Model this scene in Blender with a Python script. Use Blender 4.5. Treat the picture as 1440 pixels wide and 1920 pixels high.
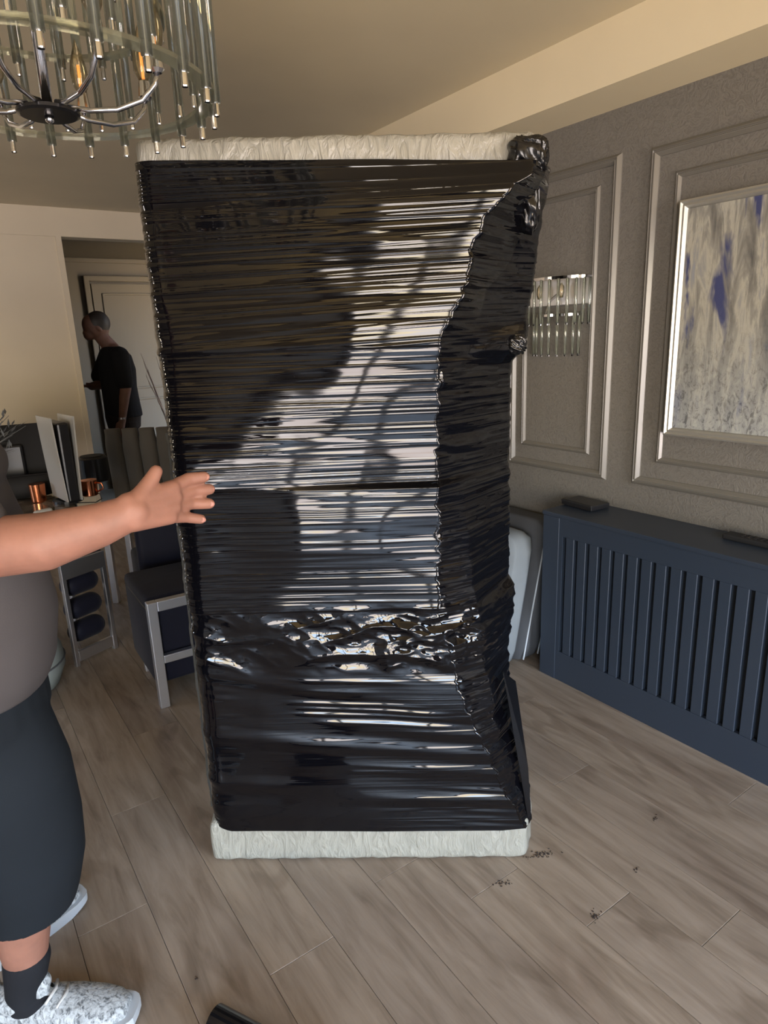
import bpy, bmesh, math, random
import numpy as np
from mathutils import Vector, Matrix, Quaternion
random.seed(7)
for o in list(bpy.data.objects): bpy.data.objects.remove(o, do_unlink=True)
S = bpy.context.scene
COL = S.collection
PI = math.pi

# ---------------------------------------------------------------- camera
CAM_Z = 1.5
pitch, roll, yaw, FPX = .26054, -.0378069, .59781, 1235.46
fw = Vector((math.sin(yaw)*math.cos(pitch), math.cos(yaw)*math.cos(pitch), -math.sin(pitch)))
rt = Vector((math.cos(yaw), -math.sin(yaw), 0))
up = rt.cross(fw)
r2 = rt*math.cos(roll) + up*math.sin(roll)
u2 = -rt*math.sin(roll) + up*math.cos(roll)
cam_d = bpy.data.cameras.new('camera')
cam = bpy.data.objects.new('camera', cam_d); COL.objects.link(cam)
M = Matrix((( r2.x, u2.x, -fw.x, 0), (r2.y, u2.y, -fw.y, 0), (r2.z, u2.z, -fw.z, CAM_Z), (0, 0, 0, 1)))
cam.matrix_world = M
cam_d.sensor_fit = 'VERTICAL'; cam_d.sensor_height = 24.0
cam_d.lens = 24.0*FPX/1920; cam_d.clip_start = .02
S.camera = cam

# ---------------------------------------------------------------- sky, light, exposure
S.view_settings.view_transform = 'Standard'; S.view_settings.look = 'None'
S.view_settings.gamma = 1.0; S.view_settings.use_curve_mapping = False
S.view_settings.exposure = -0.2
w = bpy.data.worlds.new('world'); S.world = w; w.use_nodes = True
nt = w.node_tree; N = nt.nodes; L = nt.links; N.clear()
out = N.new('ShaderNodeOutputWorld'); bg = N.new('ShaderNodeBackground')
tc = N.new('ShaderNodeTexCoord'); sx = N.new('ShaderNodeSeparateXYZ')
cr = N.new('ShaderNodeValToRGB'); mr = N.new('ShaderNodeMapRange')
mr.inputs[1].default_value = -1; mr.inputs[2].default_value = 1
L.new(tc.outputs['Generated'], sx.inputs[0]); L.new(sx.outputs['Z'], mr.inputs[0]); L.new(mr.outputs[0], cr.inputs[0])
el = cr.color_ramp.elements
el[0].position = 0; el[0].color = (.66, .46, .18, 1)        # sunlit paving outside
el[1].position = 1; el[1].color = (.40, .66, 1.15, 1)
for p, c in ((.28, (.62, .44, .20, 1)), (.40, (.66, .57, .54, 1)), (.50, (.80, .74, .72, 1)), (.525, (.98, .82, .56, 1)), (.56, (.92, .80, .60, 1)), (.59, (.72, .92, 1.18, 1))):
    e = el.new(p); e.color = c
L.new(cr.outputs[0], bg.inputs[0]); bg.inputs[1].default_value = 30.0
L.new(bg.outputs[0], out.inputs[0])

def portal(name, loc, rot, sx_, sy_):
    d = bpy.data.lights.new(name, 'AREA'); d.shape = 'RECTANGLE'; d.size = sx_; d.size_y = sy_
    d.cycles.is_portal = True
    o = bpy.data.objects.new(name, d); COL.objects.link(o); o.location = loc; o.rotation_euler = rot
RX0, RX1, RY0, RY1, CH = -3.5, 2.347, -2.2, 5.65, 2.5
DWIN = (4.1, 4.95, 1.25, 2.15)          # dining window y0,y1,z0,z1 in the left wall
PATIO2 = (0.55, 1.95, 0.03, 2.15)
PATIO = (-3.35, -0.6, 0.03, 2.15)        # x0,x1,z0,z1 in the wall behind the camera
portal('patio_portal', ((PATIO[0]+PATIO[1])/2, RY0-.12, (PATIO[2]+PATIO[3])/2), (PI/2, 0, 0), PATIO[1]-PATIO[0], PATIO[3]-PATIO[2])

portal('dining_portal', (RX0-.12, (DWIN[0]+DWIN[1])/2, (DWIN[2]+DWIN[3])/2), (PI/2, 0, -PI/2), DWIN[1]-DWIN[0], DWIN[3]-DWIN[2])
portal('side_portal', ((PATIO2[0]+PATIO2[1])/2, RY0-.12, (PATIO2[2]+PATIO2[3])/2), (PI/2, 0, 0), PATIO2[1]-PATIO2[0], PATIO2[3]-PATIO2[2])

# ---------------------------------------------------------------- materials
def mat(name, base=(.5, .5, .5), rough=.5, metal=0, spec=None, trans=0, ior=None, emit=None, es=0, alpha=1):
    m = bpy.data.materials.new(name); m.use_nodes = True
    b = m.node_tree.nodes['Principled BSDF']
    b.inputs['Base Color'].default_value = (*base, 1); b.inputs['Roughness'].default_value = rough
    b.inputs['Metallic'].default_value = metal
    if spec is not None: b.inputs['Specular IOR Level'].default_value = spec
    if trans: b.inputs['Transmission Weight'].default_value = trans
    if ior: b.inputs['IOR'].default_value = ior
    if emit: b.inputs['Emission Color'].default_value = (*emit, 1); b.inputs['Emission Strength'].default_value = es
    return m
def nd(m, t, **k):
    n = m.node_tree.nodes.new(t)
    for a, v in k.items(): setattr(n, a, v)
    return n
def lk(m, a, b): m.node_tree.links.new(a, b)
def coords(m, kind='Object', scale=(1, 1, 1), rot=(0, 0, 0), rand=False):
    t = nd(m, 'ShaderNodeTexCoord'); mp = nd(m, 'ShaderNodeMapping')
    mp.inputs['Scale'].default_value = scale; mp.inputs['Rotation'].default_value = rot
    lk(m, t.outputs[kind], mp.inputs[0])
    if rand:
        oi = nd(m, 'ShaderNodeObjectInfo'); mu = nd(m, 'ShaderNodeMath', operation='MULTIPLY'); mu.inputs[1].default_value = 57
        cb = nd(m, 'ShaderNodeCombineXYZ'); lk(m, oi.outputs['Random'], mu.inputs[0])
        for i in range(3): lk(m, mu.outputs[0], cb.inputs[i])
        lk(m, cb.outputs[0], mp.inputs['Location'])
    return mp.outputs[0]
def noise(m, vec, scale=5, detail=3, rough=.5, dist=0):
    n = nd(m, 'ShaderNodeTexNoise'); n.inputs['Scale'].default_value = scale; n.inputs['Detail'].default_value = detail
    n.inputs['Roughness'].default_value = rough; n.inputs['Distortion'].default_value = dist
    lk(m, vec, n.inputs['Vector']); return n.outputs['Fac']
def ramp(m, fac, stops):
    r = nd(m, 'ShaderNodeValToRGB'); e = r.color_ramp.elements
    e[0].position, e[0].color = stops[0][0], (*stops[0][1], 1); e[1].position, e[1].color = stops[-1][0], (*stops[-1][1], 1)
    for p, c in stops[1:-1]:
        q = e.new(p); q.color = (*c, 1)
    lk(m, fac, r.inputs[0]); return r.outputs[0]
def mixc(m, fac, a, b, mode='MIX'):
    x = nd(m, 'ShaderNodeMix', data_type='RGBA', blend_type=mode)
    if isinstance(fac, (int, float)): x.inputs[0].default_value = fac
    else: lk(m, fac, x.inputs[0])
    for i, v in ((6, a), (7, b)):
        if isinstance(v, tuple): x.inputs[i].default_value = (*v, 1)
        else: lk(m, v, x.inputs[i])
    return x.outputs[2]
def bump(m, h, strength=.3, dist=.01, chain=None):
    b = nd(m, 'ShaderNodeBump'); b.inputs['Strength'].default_value = strength; b.inputs['Distance'].default_value = dist
    lk(m, h, b.inputs['Height'])
    if chain is not None: lk(m, chain, b.inputs['Normal'])
    lk(m, b.outputs[0], m.node_tree.nodes['Principled BSDF'].inputs['Normal']); return b.outputs[0]
def setc(m, c): lk(m, c, m.node_tree.nodes['Principled BSDF'].inputs['Base Color'])

def mat_plaster(name, c):
    m = mat(name, c, .85); v = coords(m)
    f = noise(m, v, 1.3, 4)
    setc(m, ramp(m, f, [(.3, tuple(x*.93 for x in c)), (.7, tuple(min(1, x*1.05) for x in c))]))
    bump(m, noise(m, v, 90, 3), .08, .002); return m
M_ceil = mat_plaster('ceiling_paint', (.62, .555, .42))
M_beam = mat_plaster('beam_paint', (.76, .67, .48))
M_cream = mat_plaster('cream_paint', (.64, .56, .43))
M_grey = mat_plaster('grey_paint', (.15, .14, .125))
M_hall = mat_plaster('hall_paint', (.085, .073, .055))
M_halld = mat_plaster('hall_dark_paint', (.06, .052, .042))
def m_wallpaper():
    m = mat('grey_damask_wallpaper', (.15, .14, .125), .5); v = coords(m)
    n1 = noise(m, v, 26, 4, .6, 3.5); n2 = noise(m, v, 160, 2)
    g = ramp(m, n1, [(.40, (.145, .135, .12)), (.52, (.185, .175, .155)), (.6, (.145, .135, .12))])
    setc(m, g)
    rr = ramp(m, n1, [(.42, (.55,)*3), (.52, (.36,)*3), (.6, (.55,)*3)])
    lk(m, rr, m.node_tree.nodes['Principled BSDF'].inputs['Roughness'])
    b = bump(m, n1, .5, .006); bump(m, n2, .25, .002, b); return m
M_paper = m_wallpaper()
M_mould = mat('grey_satin_moulding', (.17, .16, .14), .24, 0, .75)
M_navy = mat('navy_eggshell', (.026, .036, .054), .38)
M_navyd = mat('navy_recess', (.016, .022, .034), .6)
M_black = mat('black_plastic', (.012, .012, .014), .35)
M_matte = mat('black_matte', (.008, .008, .009), .8)
M_chrome = mat('chrome', (.62, .62, .65), .12, 1)
M_chromes = mat('brushed_chrome', (.80, .82, .88), .38, 1)
def m_thin(name, tint, refl, rough=.05, haze=.0):
    m = bpy.data.materials.new(name); m.use_nodes = True; n = m.node_tree.nodes; l = m.node_tree.links; n.clear()
    o = n.new('ShaderNodeOutputMaterial'); t = n.new('ShaderNodeBsdfTransparent'); t.inputs[0].default_value = (*tint, 1)
    g = n.new('ShaderNodeBsdfGlossy'); g.inputs['Roughness'].default_value = rough; g.inputs['Color'].default_value = (.95, .97, .93, 1)
    f = n.new('ShaderNodeLayerWeight'); f.inputs[0].default_value = refl; mx = n.new('ShaderNodeMixShader')
    l.new(f.outputs['Fresnel'], mx.inputs[0]); l.new(t.outputs[0], mx.inputs[1]); l.new(g.outputs[0], mx.inputs[2])
    d = n.new('ShaderNodeBsdfTranslucent'); d.inputs[0].default_value = (.9, .92, .85, 1); m2 = n.new('ShaderNodeMixShader'); m2.inputs[0].default_value = haze
    l.new(mx.outputs[0], m2.inputs[1]); l.new(d.outputs[0], m2.inputs[2]); l.new(m2.outputs[0], o.inputs[0]); return m
M_glass = m_thin('clear_glass', (.96, .965, .95), .5, .05, .12)
M_acryl = m_thin('acrylic', (.88, .89, .86), .5, .12, .1)
M_dkmetal = mat('black_metal_disc', (.02, .02, .022), .25, .6)
M_amber = mat('lit_filament', (.9, .4, .1), .5, emit=(1, .38, .10), es=.9)
M_gold = m_thin('warm_bulb_glass', (.95, .86, .7), .4, .05, .05)
M_silver = mat('silver_frame', (.46, .45, .41), .34, .6)
M_white = mat('white_plastic', (.42, .42, .41), .35)
M_copper = mat('copper', (.75, .25, .11), .22, 1)
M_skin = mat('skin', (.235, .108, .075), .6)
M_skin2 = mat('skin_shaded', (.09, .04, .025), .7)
for sm in (M_skin, M_skin2):
    sm.node_tree.nodes['Principled BSDF'].inputs['Subsurface Weight'].default_value = .06
    v = coords(sm); c0 = sm.node_tree.nodes['Principled BSDF'].inputs['Base Color'].default_value[:3]
    setc(sm, ramp(sm, noise(sm, v, 22, 3), [(.3, tuple(x*.86 for x in c0)), (.7, tuple(min(1, x*1.1) for x in c0))]))
    bump(sm, noise(sm, v, 240, 2), .15, .001)
M_hair = mat('dark_hair', (.012, .008, .006), .6)
M_nail = mat('finger_nail', (.36, .17, .135), .4)
def m_cloth(name, c, sc=500, folds=.35, rough=.9):
    m = mat(name, c, rough, 0, .15); v = coords(m)
    f = noise(m, v, 3.2, 3, .5, .6)
    setc(m, ramp(m, f, [(.3, tuple(x*.85 for x in c)), (.7, tuple(min(1, x*1.12) for x in c))]))
    b = bump(m, noise(m, coords(m, scale=(1, 1, .7)), 7, 2, .45, .6), folds*.7, .02)
    bump(m, noise(m, v, sc, 1), .2, .001, b); return m
M_tshirt = m_cloth('grey_tshirt', (.058, .052, .053))
M_shorts = m_cloth('charcoal_shorts', (.009, .012, .016))
M_blkshirt = m_cloth('black_tshirt', (.006, .006, .007))
M_trouser = m_cloth('dark_trousers', (.014, .011, .010))
M_sock = m_cloth('black_sock', (.012, .013, .016), 900, .2)
M_velvet = m_cloth('grey_velvet', (.065, .058, .048), 700, .2, .7)
M_velnavy = m_cloth('navy_velvet', (.010, .011, .022), 700, .2, .6)
M_cushion = m_cloth('pale_grey_chenille', (.22, .245, .265), 300, .25)
M_cushdark = m_cloth('slate_chenille', (.085, .09, .10), 300, .25)
M_pouf = m_cloth('sage_grey_fabric', (.25, .28, .27), 300, .2)
for vm in (M_velvet, M_velnavy): vm.node_tree.nodes['Principled BSDF'].inputs['Sheen Weight'].default_value = .05
def m_shoe():
    m = mat('mottled_knit', (.5, .52, .54), .7); v = coords(m)
    setc(m, ramp(m, noise(m, coords(m, scale=(1, 1, .4)), 95, 3, .7, .8), [(.36, (.08, .09, .10)), (.46, (.27, .29, .30)), (.6, (.42, .45, .47))]))
    bump(m, noise(m, v, 120, 2), .6, .003); return m
M_shoe = m_shoe()
M_sole = mat('white_rubber', (.42, .45, .48), .5)
def m_oak():
    m = mat('oak_plank', (.3, .24, .18), .42); b = m.node_tree.nodes['Principled BSDF']
    v = coords(m, scale=(1, .12, 1), rand=True); v2 = coords(m, scale=(1, .3, 1), rand=True)
    n1 = noise(m, v, 26, 5, .62, .6)
    n2 = noise(m, v2, 5, 3, .5, .8)
    base = ramp(m, n1, [(.28, (.175, .132, .097)), (.45, (.25, .199, .151)), (.58, (.295, .238, .185)), (.75, (.34, .28, .222))])
    pat = ramp(m, n2, [(.30, (.74, .70, .68)), (.42, (.95, .94, .93)), (.7, (1.05, 1.04, 1.03))])
    oi = nd(m, 'ShaderNodeObjectInfo')
    tint = ramp(m, oi.outputs['Random'], [(0, (.94, .93, .93)), (.5, (1, .98, .96)), (1, (1.05, 1.03, 1.0))])
    c = mixc(m, 1, base, pat, 'MULTIPLY'); c = mixc(m, 1, c, tint, 'MULTIPLY')
    # cathedral rings
    wv = nd(m, 'ShaderNodeTexWave', wave_type='RINGS'); wv.inputs['Scale'].default_value = 9; wv.inputs['Distortion'].default_value = 7
    wv.inputs['Detail'].default_value = 2; wv.inputs['Detail Scale'].default_value = .7
    lk(m, coords(m, scale=(1.3, .16, 1), rand=True), wv.inputs['Vector'])
    ring = ramp(m, wv.outputs['Fac'], [(.05, (.80, .78, .76)), (.22, (1, 1, 1)), (1, (1, 1, 1))])
    msk = ramp(m, noise(m, v2, 2.2, 1), [(.5, (0, 0, 0)), (.6, (1, 1, 1))])
    c = mixc(m, msk, c, mixc(m, 1, c, ring, 'MULTIPLY'))
    setc(m, c); bump(m, n1, .12, .002)
    lk(m, ramp(m, n1, [(.3, (.5,)*3), (.7, (.36,)*3)]), b.inputs['Roughness'])
    return m
M_oak = m_oak()
M_sub = mat('floor_seam', (.035, .027, .02), .9)
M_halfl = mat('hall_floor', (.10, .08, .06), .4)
def m_marble():
    m = mat('brown_marble', (.1, .08, .06), .12); v = coords(m)
    setc(m, ramp(m, noise(m, v, 7, 6, .65, 1.5), [(.3, (.05, .038, .028)), (.5, (.12, .095, .07)), (.62, (.26, .21, .16)), (.7, (.11, .085, .06))])); return m
M_marble = m_marble()
def m_canvas():
    m = mat('painted_canvas', (.5, .5, .5), .55); v = coords(m, scale=(1, 3.2, .55)); v2 = coords(m, scale=(1, 1.6, .9))
    n1 = noise(m, v, 7, 6, .62, .5); n2 = noise(m, coords(m, scale=(1, 2.6, .55), rot=(.06, 0, 0)), 4.6, 4, .6, .5)
    base = ramp(m, n1, [(.30, (.09, .09, .09)), (.42, (.19, .185, .165)), (.50, (.27, .265, .235)), (.56, (.42, .405, .34)), (.62, (.30, .30, .28)), (.74, (.24, .27, .33))])
    blue = ramp(m, n2, [(.57, (0, 0, 0)), (.66, (1, 1, 1))])
    c = mixc(m, blue, base, (.05, .06, .15))
    # pale speckled foot of the painting
    t = nd(m, 'ShaderNodeTexCoord'); s = nd(m, 'ShaderNodeSeparateXYZ'); lk(m, t.outputs['Object'], s.inputs[0])
    r = nd(m, 'ShaderNodeMapRange'); r.inputs[1].default_value = .05; r.inputs[2].default_value = -.38; lk(m, s.outputs['Z'], r.inputs[0])
    sp = ramp(m, noise(m, v2, 34, 5, .75, 1), [(.40, (.10, .11, .12)), (.48, (.34, .36, .37)), (.7, (.48, .51, .48))])
    mu = nd(m, 'ShaderNodeMath', operation='MULTIPLY'); lk(m, r.outputs[0], mu.inputs[0]); mu.inputs[1].default_value = .7
    c = mixc(m, mu.outputs[0], c, sp); setc(m, c)
    bump(m, n1, .3, .004); return m
M_canvas = m_canvas()
def m_film():
    m = mat('black_stretch_film', (.002, .002, .003), .055, 0, .42)
    v = coords(m, scale=(2.2, 2.2, 110)); f = noise(m, v, 1.0, 2, .5)
    v2 = coords(m, scale=(7, 7, 30)); f2 = noise(m, v2, 1.0, 2, .5)
    b = bump(m, f, .12, .002); bump(m, f2, .10, .003, b); return m
M_film = m_film()
M_filmx = mat('crumpled_black_film', (.004, .004, .005), .2, 0, .5)
def m_wrap():
    m = mat('cream_plastic_wrap', (.38, .36, .31), .3)
    v = coords(m, scale=(1, 1, .35)); f = noise(m, v, 42, 4, .55, 1.4)
    setc(m, ramp(m, f, [(.3, (.24, .235, .20)), (.7, (.33, .32, .275))]))
    bump(m, f, .8, .012); return m
M_wrap = m_wrap()

# ---------------------------------------------------------------- mesh helpers
def link(name, me, m=None, parent=None, smooth=False):
    o = bpy.data.objects.new(name, me); COL.objects.link(o)
    if m is not None: me.materials.append(m)
    if parent is not None: o.parent = parent
    if smooth: me.polygons.foreach_set('use_smooth', [True]*len(me.polygons))
    return o
def obj(name, bm, m, parent=None, smooth=False, keep=False):
    me = bpy.data.meshes.new(name); bmesh.ops.recalc_face_normals(bm, faces=bm.faces); bm.to_mesh(me); bm.free()
    return link(name, me, m, parent, smooth)
def box(bm, x0, x1, y0, y1, z0, z1, bev=0, mtx=None, seg=2):
    g = bmesh.ops.create_cube(bm, size=1)['verts']
    for v in g:
        v.co = Vector(((x0+x1)/2 + v.co.x*(x1-x0), (y0+y1)/2 + v.co.y*(y1-y0), (z0+z1)/2 + v.co.z*(z1-z0)))
    if bev:
        es = list({e for v in g for e in v.link_edges})
        r = bmesh.ops.bevel(bm, geom=es, offset=bev, segments=seg, profile=.5, affect='EDGES')
        g = list({v for f in r['faces'] for v in f.verts} | {v for v in g if v.is_valid})
    if mtx is not None:
        for v in g: v.co = mtx @ v.co
    return g
def B(*a, **k):
    bm = bmesh.new(); box(bm, *a, **k); return bm
def tube(bm, pts, rad, n=10, caps=True):
    pts = [Vector(p) for p in pts]; rads = rad if isinstance(rad, (list, tuple)) else [rad]*len(pts)
    rings = []; ref = None
    for i, p in enumerate(pts):
        t = (pts[min(i+1, len(pts)-1)] - pts[max(i-1, 0)]).normalized()
        if ref is None: ref = t.orthogonal().normalized()
        a = (ref - t*ref.dot(t)).normalized(); ref = a; b = t.cross(a)
        rings.append([bm.verts.new(p + (a*math.cos(2*PI*k/n) + b*math.sin(2*PI*k/n))*rads[i]) for k in range(n)])
    for A, Bq in zip(rings, rings[1:]):
        for k in range(n): bm.faces.new((A[k], A[(k+1) % n], Bq[(k+1) % n], Bq[k]))
    if caps: bm.faces.new(rings[0][::-1]); bm.faces.new(rings[-1])
def T(*a, **k):
    bm = bmesh.new(); tube(bm, *a, **k); return bm
def capsule(bm, p0, r0, p1, r1, n=28, k=7):
    p0, p1 = Vector(p0), Vector(p1); d = (p1-p0)
    if d.length < 1e-5: d = Vector((0, 0, .001))
    t = d.normalized(); P, R = [], []
    for i in range(k+1):
        a = PI/2*(1 - i/k); P.append(p0 - t*r0*math.sin(a)); R.append(max(r0*math.cos(a), .0005))
    for i in range(k+1):
        a = PI/2*i/k; P.append(p1 + t*r1*math.sin(a)); R.append(max(r1*math.cos(a), .0005))
    tube(bm, P, R, n)
def ellip(bm, c, r, rot=None, u=20, v=12):
    g = bmesh.ops.create_uvsphere(bm, u_segments=u, v_segments=v, radius=1)['verts']
    Mx = Matrix.Translation(c) @ (rot or Matrix.Identity(4)) @ Matrix.Diagonal((*r, 1))
    for q in g: q.co = Mx @ q.co
def rings_loft(bm, rings, n=28, close=True, power=2.0):
    # rings: (center, rx, ry, ang)
    V = []
    for c, rx, ry, ang in rings:
        c = Vector(c); row = []
        for k in range(n):
            a = 2*PI*k/n; ca, sa = math.cos(a), math.sin(a)
            x = rx*abs(ca)**(2/power)*(1 if ca >= 0 else -1); y = ry*abs(sa)**(2/power)*(1 if sa >= 0 else -1)
            row.append(bm.verts.new(c + Vector((x*math.cos(ang)-y*math.sin(ang), x*math.sin(ang)+y*math.cos(ang), 0))))
        V.append(row)
    for A, Bq in zip(V, V[1:]):
        for k in range(n): bm.faces.new((A[k], A[(k+1) % n], Bq[(k+1) % n], Bq[k]))
    if close: bm.faces.new(V[0][::-1]); bm.faces.new(V[-1])
    return V
def melt(name, bm, m, voxel, parent=None, smooth=2):
    """union all closed shells into one continuous skin"""
    me = bpy.data.meshes.new(name); bmesh.ops.recalc_face_normals(bm, faces=bm.faces); bm.to_mesh(me); bm.free()
    o = bpy.data.objects.new(name, me); COL.objects.link(o)
    r = o.modifiers.new('r', 'REMESH'); r.mode = 'VOXEL'; r.voxel_size = voxel
    if smooth:
        s = o.modifiers.new('s', 'SMOOTH'); s.iterations = smooth; s.factor = .6
    dg = bpy.context.evaluated_depsgraph_get(); me2 = bpy.data.meshes.new_from_object(o.evaluated_get(dg))
    o.modifiers.clear(); o.data = me2; me2.materials.clear(); me2.materials.append(m)
    me2.polygons.foreach_set('use_smooth', [True]*len(me2.polygons))
    if parent is not None: o.parent = parent
    return o
def thing(name, label, cat, loc=(0, 0, 0), group=None, rz=0):
    o = bpy.data.objects.new(name, None); COL.objects.link(o); o.location = loc; o.rotation_euler = (0, 0, rz); o.empty_display_size = .1
    return tag(o, label, cat, group)
def tag(o, label, cat, group=None):
    o['label'] = label; o['category'] = cat
    if group: o['group'] = group
    return o
def struct(name, bm, m, parent=None, **k):
    o = obj(name, bm, m, parent, **k)
    if parent is None: o['kind'] = 'structure'
    return o

# ---------------------------------------------------------------- room shell
fl = struct('floor', B(RX0-.1, RX1+.1, RY0-.1, RY1+2.0, -.12, -.010), M_sub)
PW, PL = .1815, 1.262
plank_me = None
def plank_mesh(w_, l_):
    bm = bmesh.new(); box(bm, 0, w_-.0010, 0, l_-.0010, -.010, 0, bev=.0009, seg=1)
    me = bpy.data.meshes.new('plank'); bm.to_mesh(me); bm.free(); me.materials.append(M_oak); return me
full = plank_mesh(PW, PL)
ends = {4: 1.309, 5: 1.105, 6: .861, 7: .654}     # end joints read off the floor
x_edge = .0855
for i in range(-19, 13):
    x0 = x_edge + i*PW
    if x0 + .01 > RX1: break
    w_ = min(PW, RX1 - x0)
    e0 = ends[i] if i in ends else (i*.43 + .37) % PL
    y = e0 - PL*math.ceil((e0-RY0)/PL)
    while y < RY1:
        ya, yb = max(y, RY0), min(y+PL, RY1)
        if yb-ya > .02:
            if w_ == PW and abs(yb-ya-PL) < 1e-6: me = full
            else: me = plank_mesh(w_, yb-ya)
            o = bpy.data.objects.new('plank', me); COL.objects.link(o); o.parent = fl; o.location = (x0, ya, 0)
        y += PL
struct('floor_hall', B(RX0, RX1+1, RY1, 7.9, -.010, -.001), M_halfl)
struct('ceiling', B(RX0-.1, RX1+.2, RY0-.1, RY1+.1, CH, CH+.1), M_ceil)
struct('trim_1', B(2.108, RX1+.02, RY0, RY1, 2.299, CH), M_beam)
wr = struct('wall_right', B(RX1, RX1+.15, RY0-.1, RY1+.1, 0, CH), M_paper)
# back wall with the wide opening to the hall
bm = bmesh.new(); OX0, OX1, OZ = 1.050, 2.20, 2.300
box(bm, 1.010, OX0, RY1, RY1+.15, 0, CH); box(bm, OX1, RX1+.15, RY1, RY1+.15, 0, CH)
box(bm, OX0, OX1, RY1, RY1+.15, OZ, CH); box(bm, RX0-.1, 1.010, RY1, RY1+.15, OZ, CH)
box(bm, RX0-.1, 1.010, RY1+.012, RY1+.15, 0, OZ)
struct('wall_back', bm, M_cream)
bm = bmesh.new(); z0, z1 = PATIO[2:]
for xa, xb in ((RX0-.1, PATIO[0]), (PATIO[1], PATIO2[0]), (PATIO2[1], RX1+.15)): box(bm, xa, xb, RY0-.15, RY0, 0, CH)
for p in (PATIO, PATIO2): box(bm, p[0], p[1], RY0-.15, RY0, z1, CH); box(bm, p[0], p[1], RY0-.15, RY0, 0, z0)
struct('wall_front', bm, M_grey)
bm = bmesh.new(); y0, y1, z0, z1 = DWIN; box(bm, RX0-.15, RX0, RY0-.1, y0, 0, CH); box(bm, RX0-.15, RX0, y1, RY1+.15, 0, CH); box(bm, RX0-.15, RX0, y0, y1, 0, z0); box(bm, RX0-.15, RX0, y0, y1, z1, CH)
struct('wall_left', bm, M_grey)
# window and patio frames behind the camera (they show in the film's reflections)
def framed(name, horizontal, a0, a1, z0, z1, n, fx, m):
    bm = bmesh.new(); t = .10
    def seg(p, q, zz0, zz1):
        if horizontal: box(bm, p, q, fx-.04, fx+.02, zz0, zz1)
        else: box(bm, fx-.04, fx+.02, p, q, zz0, zz1)
    seg(a0, a1, z0, z0+t); seg(a0, a1, z1-t, z1)
    for k in range(n+1):
        p = a0 + (a1-a0)*k/n; p = min(max(p, a0+t/2), a1-t/2); seg(p-t/2, p+t/2, z0, z1)
    struct(name, bm, m)
M_frame = mat('window_frame_paint', (.10, .10, .11), .4)
framed('window_1', True, *PATIO, 3, RY0-.05, M_frame)
framed('window_2', True, *PATIO2, 1, RY0-.05, M_frame)
framed('window_3', False, *DWIN, 2, RX0-.05, M_frame)

# hall beyond the opening
bm = bmesh.new(); box(bm, -.5, 3.2, 7.50, 7.6, 0, 2.6)
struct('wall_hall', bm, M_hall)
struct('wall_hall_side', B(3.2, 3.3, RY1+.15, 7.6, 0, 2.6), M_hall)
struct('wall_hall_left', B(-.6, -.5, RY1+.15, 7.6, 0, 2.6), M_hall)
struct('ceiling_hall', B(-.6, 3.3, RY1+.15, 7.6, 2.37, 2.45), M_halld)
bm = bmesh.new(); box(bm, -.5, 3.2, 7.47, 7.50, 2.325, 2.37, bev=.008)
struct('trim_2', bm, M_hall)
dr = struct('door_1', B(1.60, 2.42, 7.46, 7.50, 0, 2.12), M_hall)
bm = bmesh.new()
box(bm, 1.53, 1.585, 7.44, 7.50, 0, 2.20, bev=.01); box(bm, 2.44, 2.495, 7.44, 7.50, 0, 2.20, bev=.01); box(bm, 1.53, 2.495, 7.442, 7.50, 2.145, 2.20, bev=.01)
obj('door_frame', bm, M_hall, dr)
for z0, z1 in ((1.05, 2.03), (.15, .95)):
    bm = bmesh.new()
    for a in ((1.69, 1.71, z0, z1), (2.31, 2.33, z0, z1), (1.69, 2.33, z1-.02, z1), (1.69, 2.33, z0, z0+.02)):
        box(bm, a[0], a[1], 7.445, 7.465, a[2], a[3], bev=.005)
    obj('panel_moulding', bm, M_hall, dr)
obj('door_handle', T([(1.66, 7.46, 1.03), (1.66, 7.41, 1.03), (1.76, 7.40, 1.03)], .009), M_chrome, dr)

# raised panel mouldings on the right wall (mitred picture-frame profiles)
def mould_frame(y0, y1, z0, z1, wd, dp, name='panel_moulding'):
    prof = [(0, 0), (dp*.25, wd*.02), (dp*.95, wd*.32), (dp, wd*.38), (dp*.72, wd*.46), (dp*.72, wd*.54), (dp, wd*.62), (dp*.95, wd*.68), (dp*.25, wd*.98), (0, wd)]
    cs = [(y0, z0, 1, 1), (y1, z0, -1, 1), (y1, z1, -1, -1), (y0, z1, 1, -1)]
    for i in range(4):
        a, b = cs[i], cs[(i+1) % 4]; bm = bmesh.new()
        R = [[bm.verts.new((RX1 - d, c[0]+c[2]*w__, c[1]+c[3]*w__)) for d, w__ in prof] for c in (a, b)]
        for k in range(len(prof)-1): bm.faces.new((R[0][k], R[1][k], R[1][k+1], R[0][k+1]))
        bm.faces.new(R[0]); bm.faces.new(R[1][::-1])
        obj(name, bm, M_mould, wr)
mould_frame(1.742, 2.312, .870, 2.140, .036, .019)
mould_frame(1.836, 2.236, .968, 2.045, .024, .013)
for (a, b) in ((-.42, 1.616), (-2.6, -.60)):
    mould_frame(a, b, .875, 2.128, .036, .019); mould_frame(a+.10, b-.103, .975, 2.030, .024, .013)
for (a, b) in ((2.52, 4.0), (4.2, 5.4)):
    mould_frame(a, b, .870, 2.140, .036, .019); mould_frame(a+.1, b-.1, .968, 2.045, .024, .013)

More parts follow.
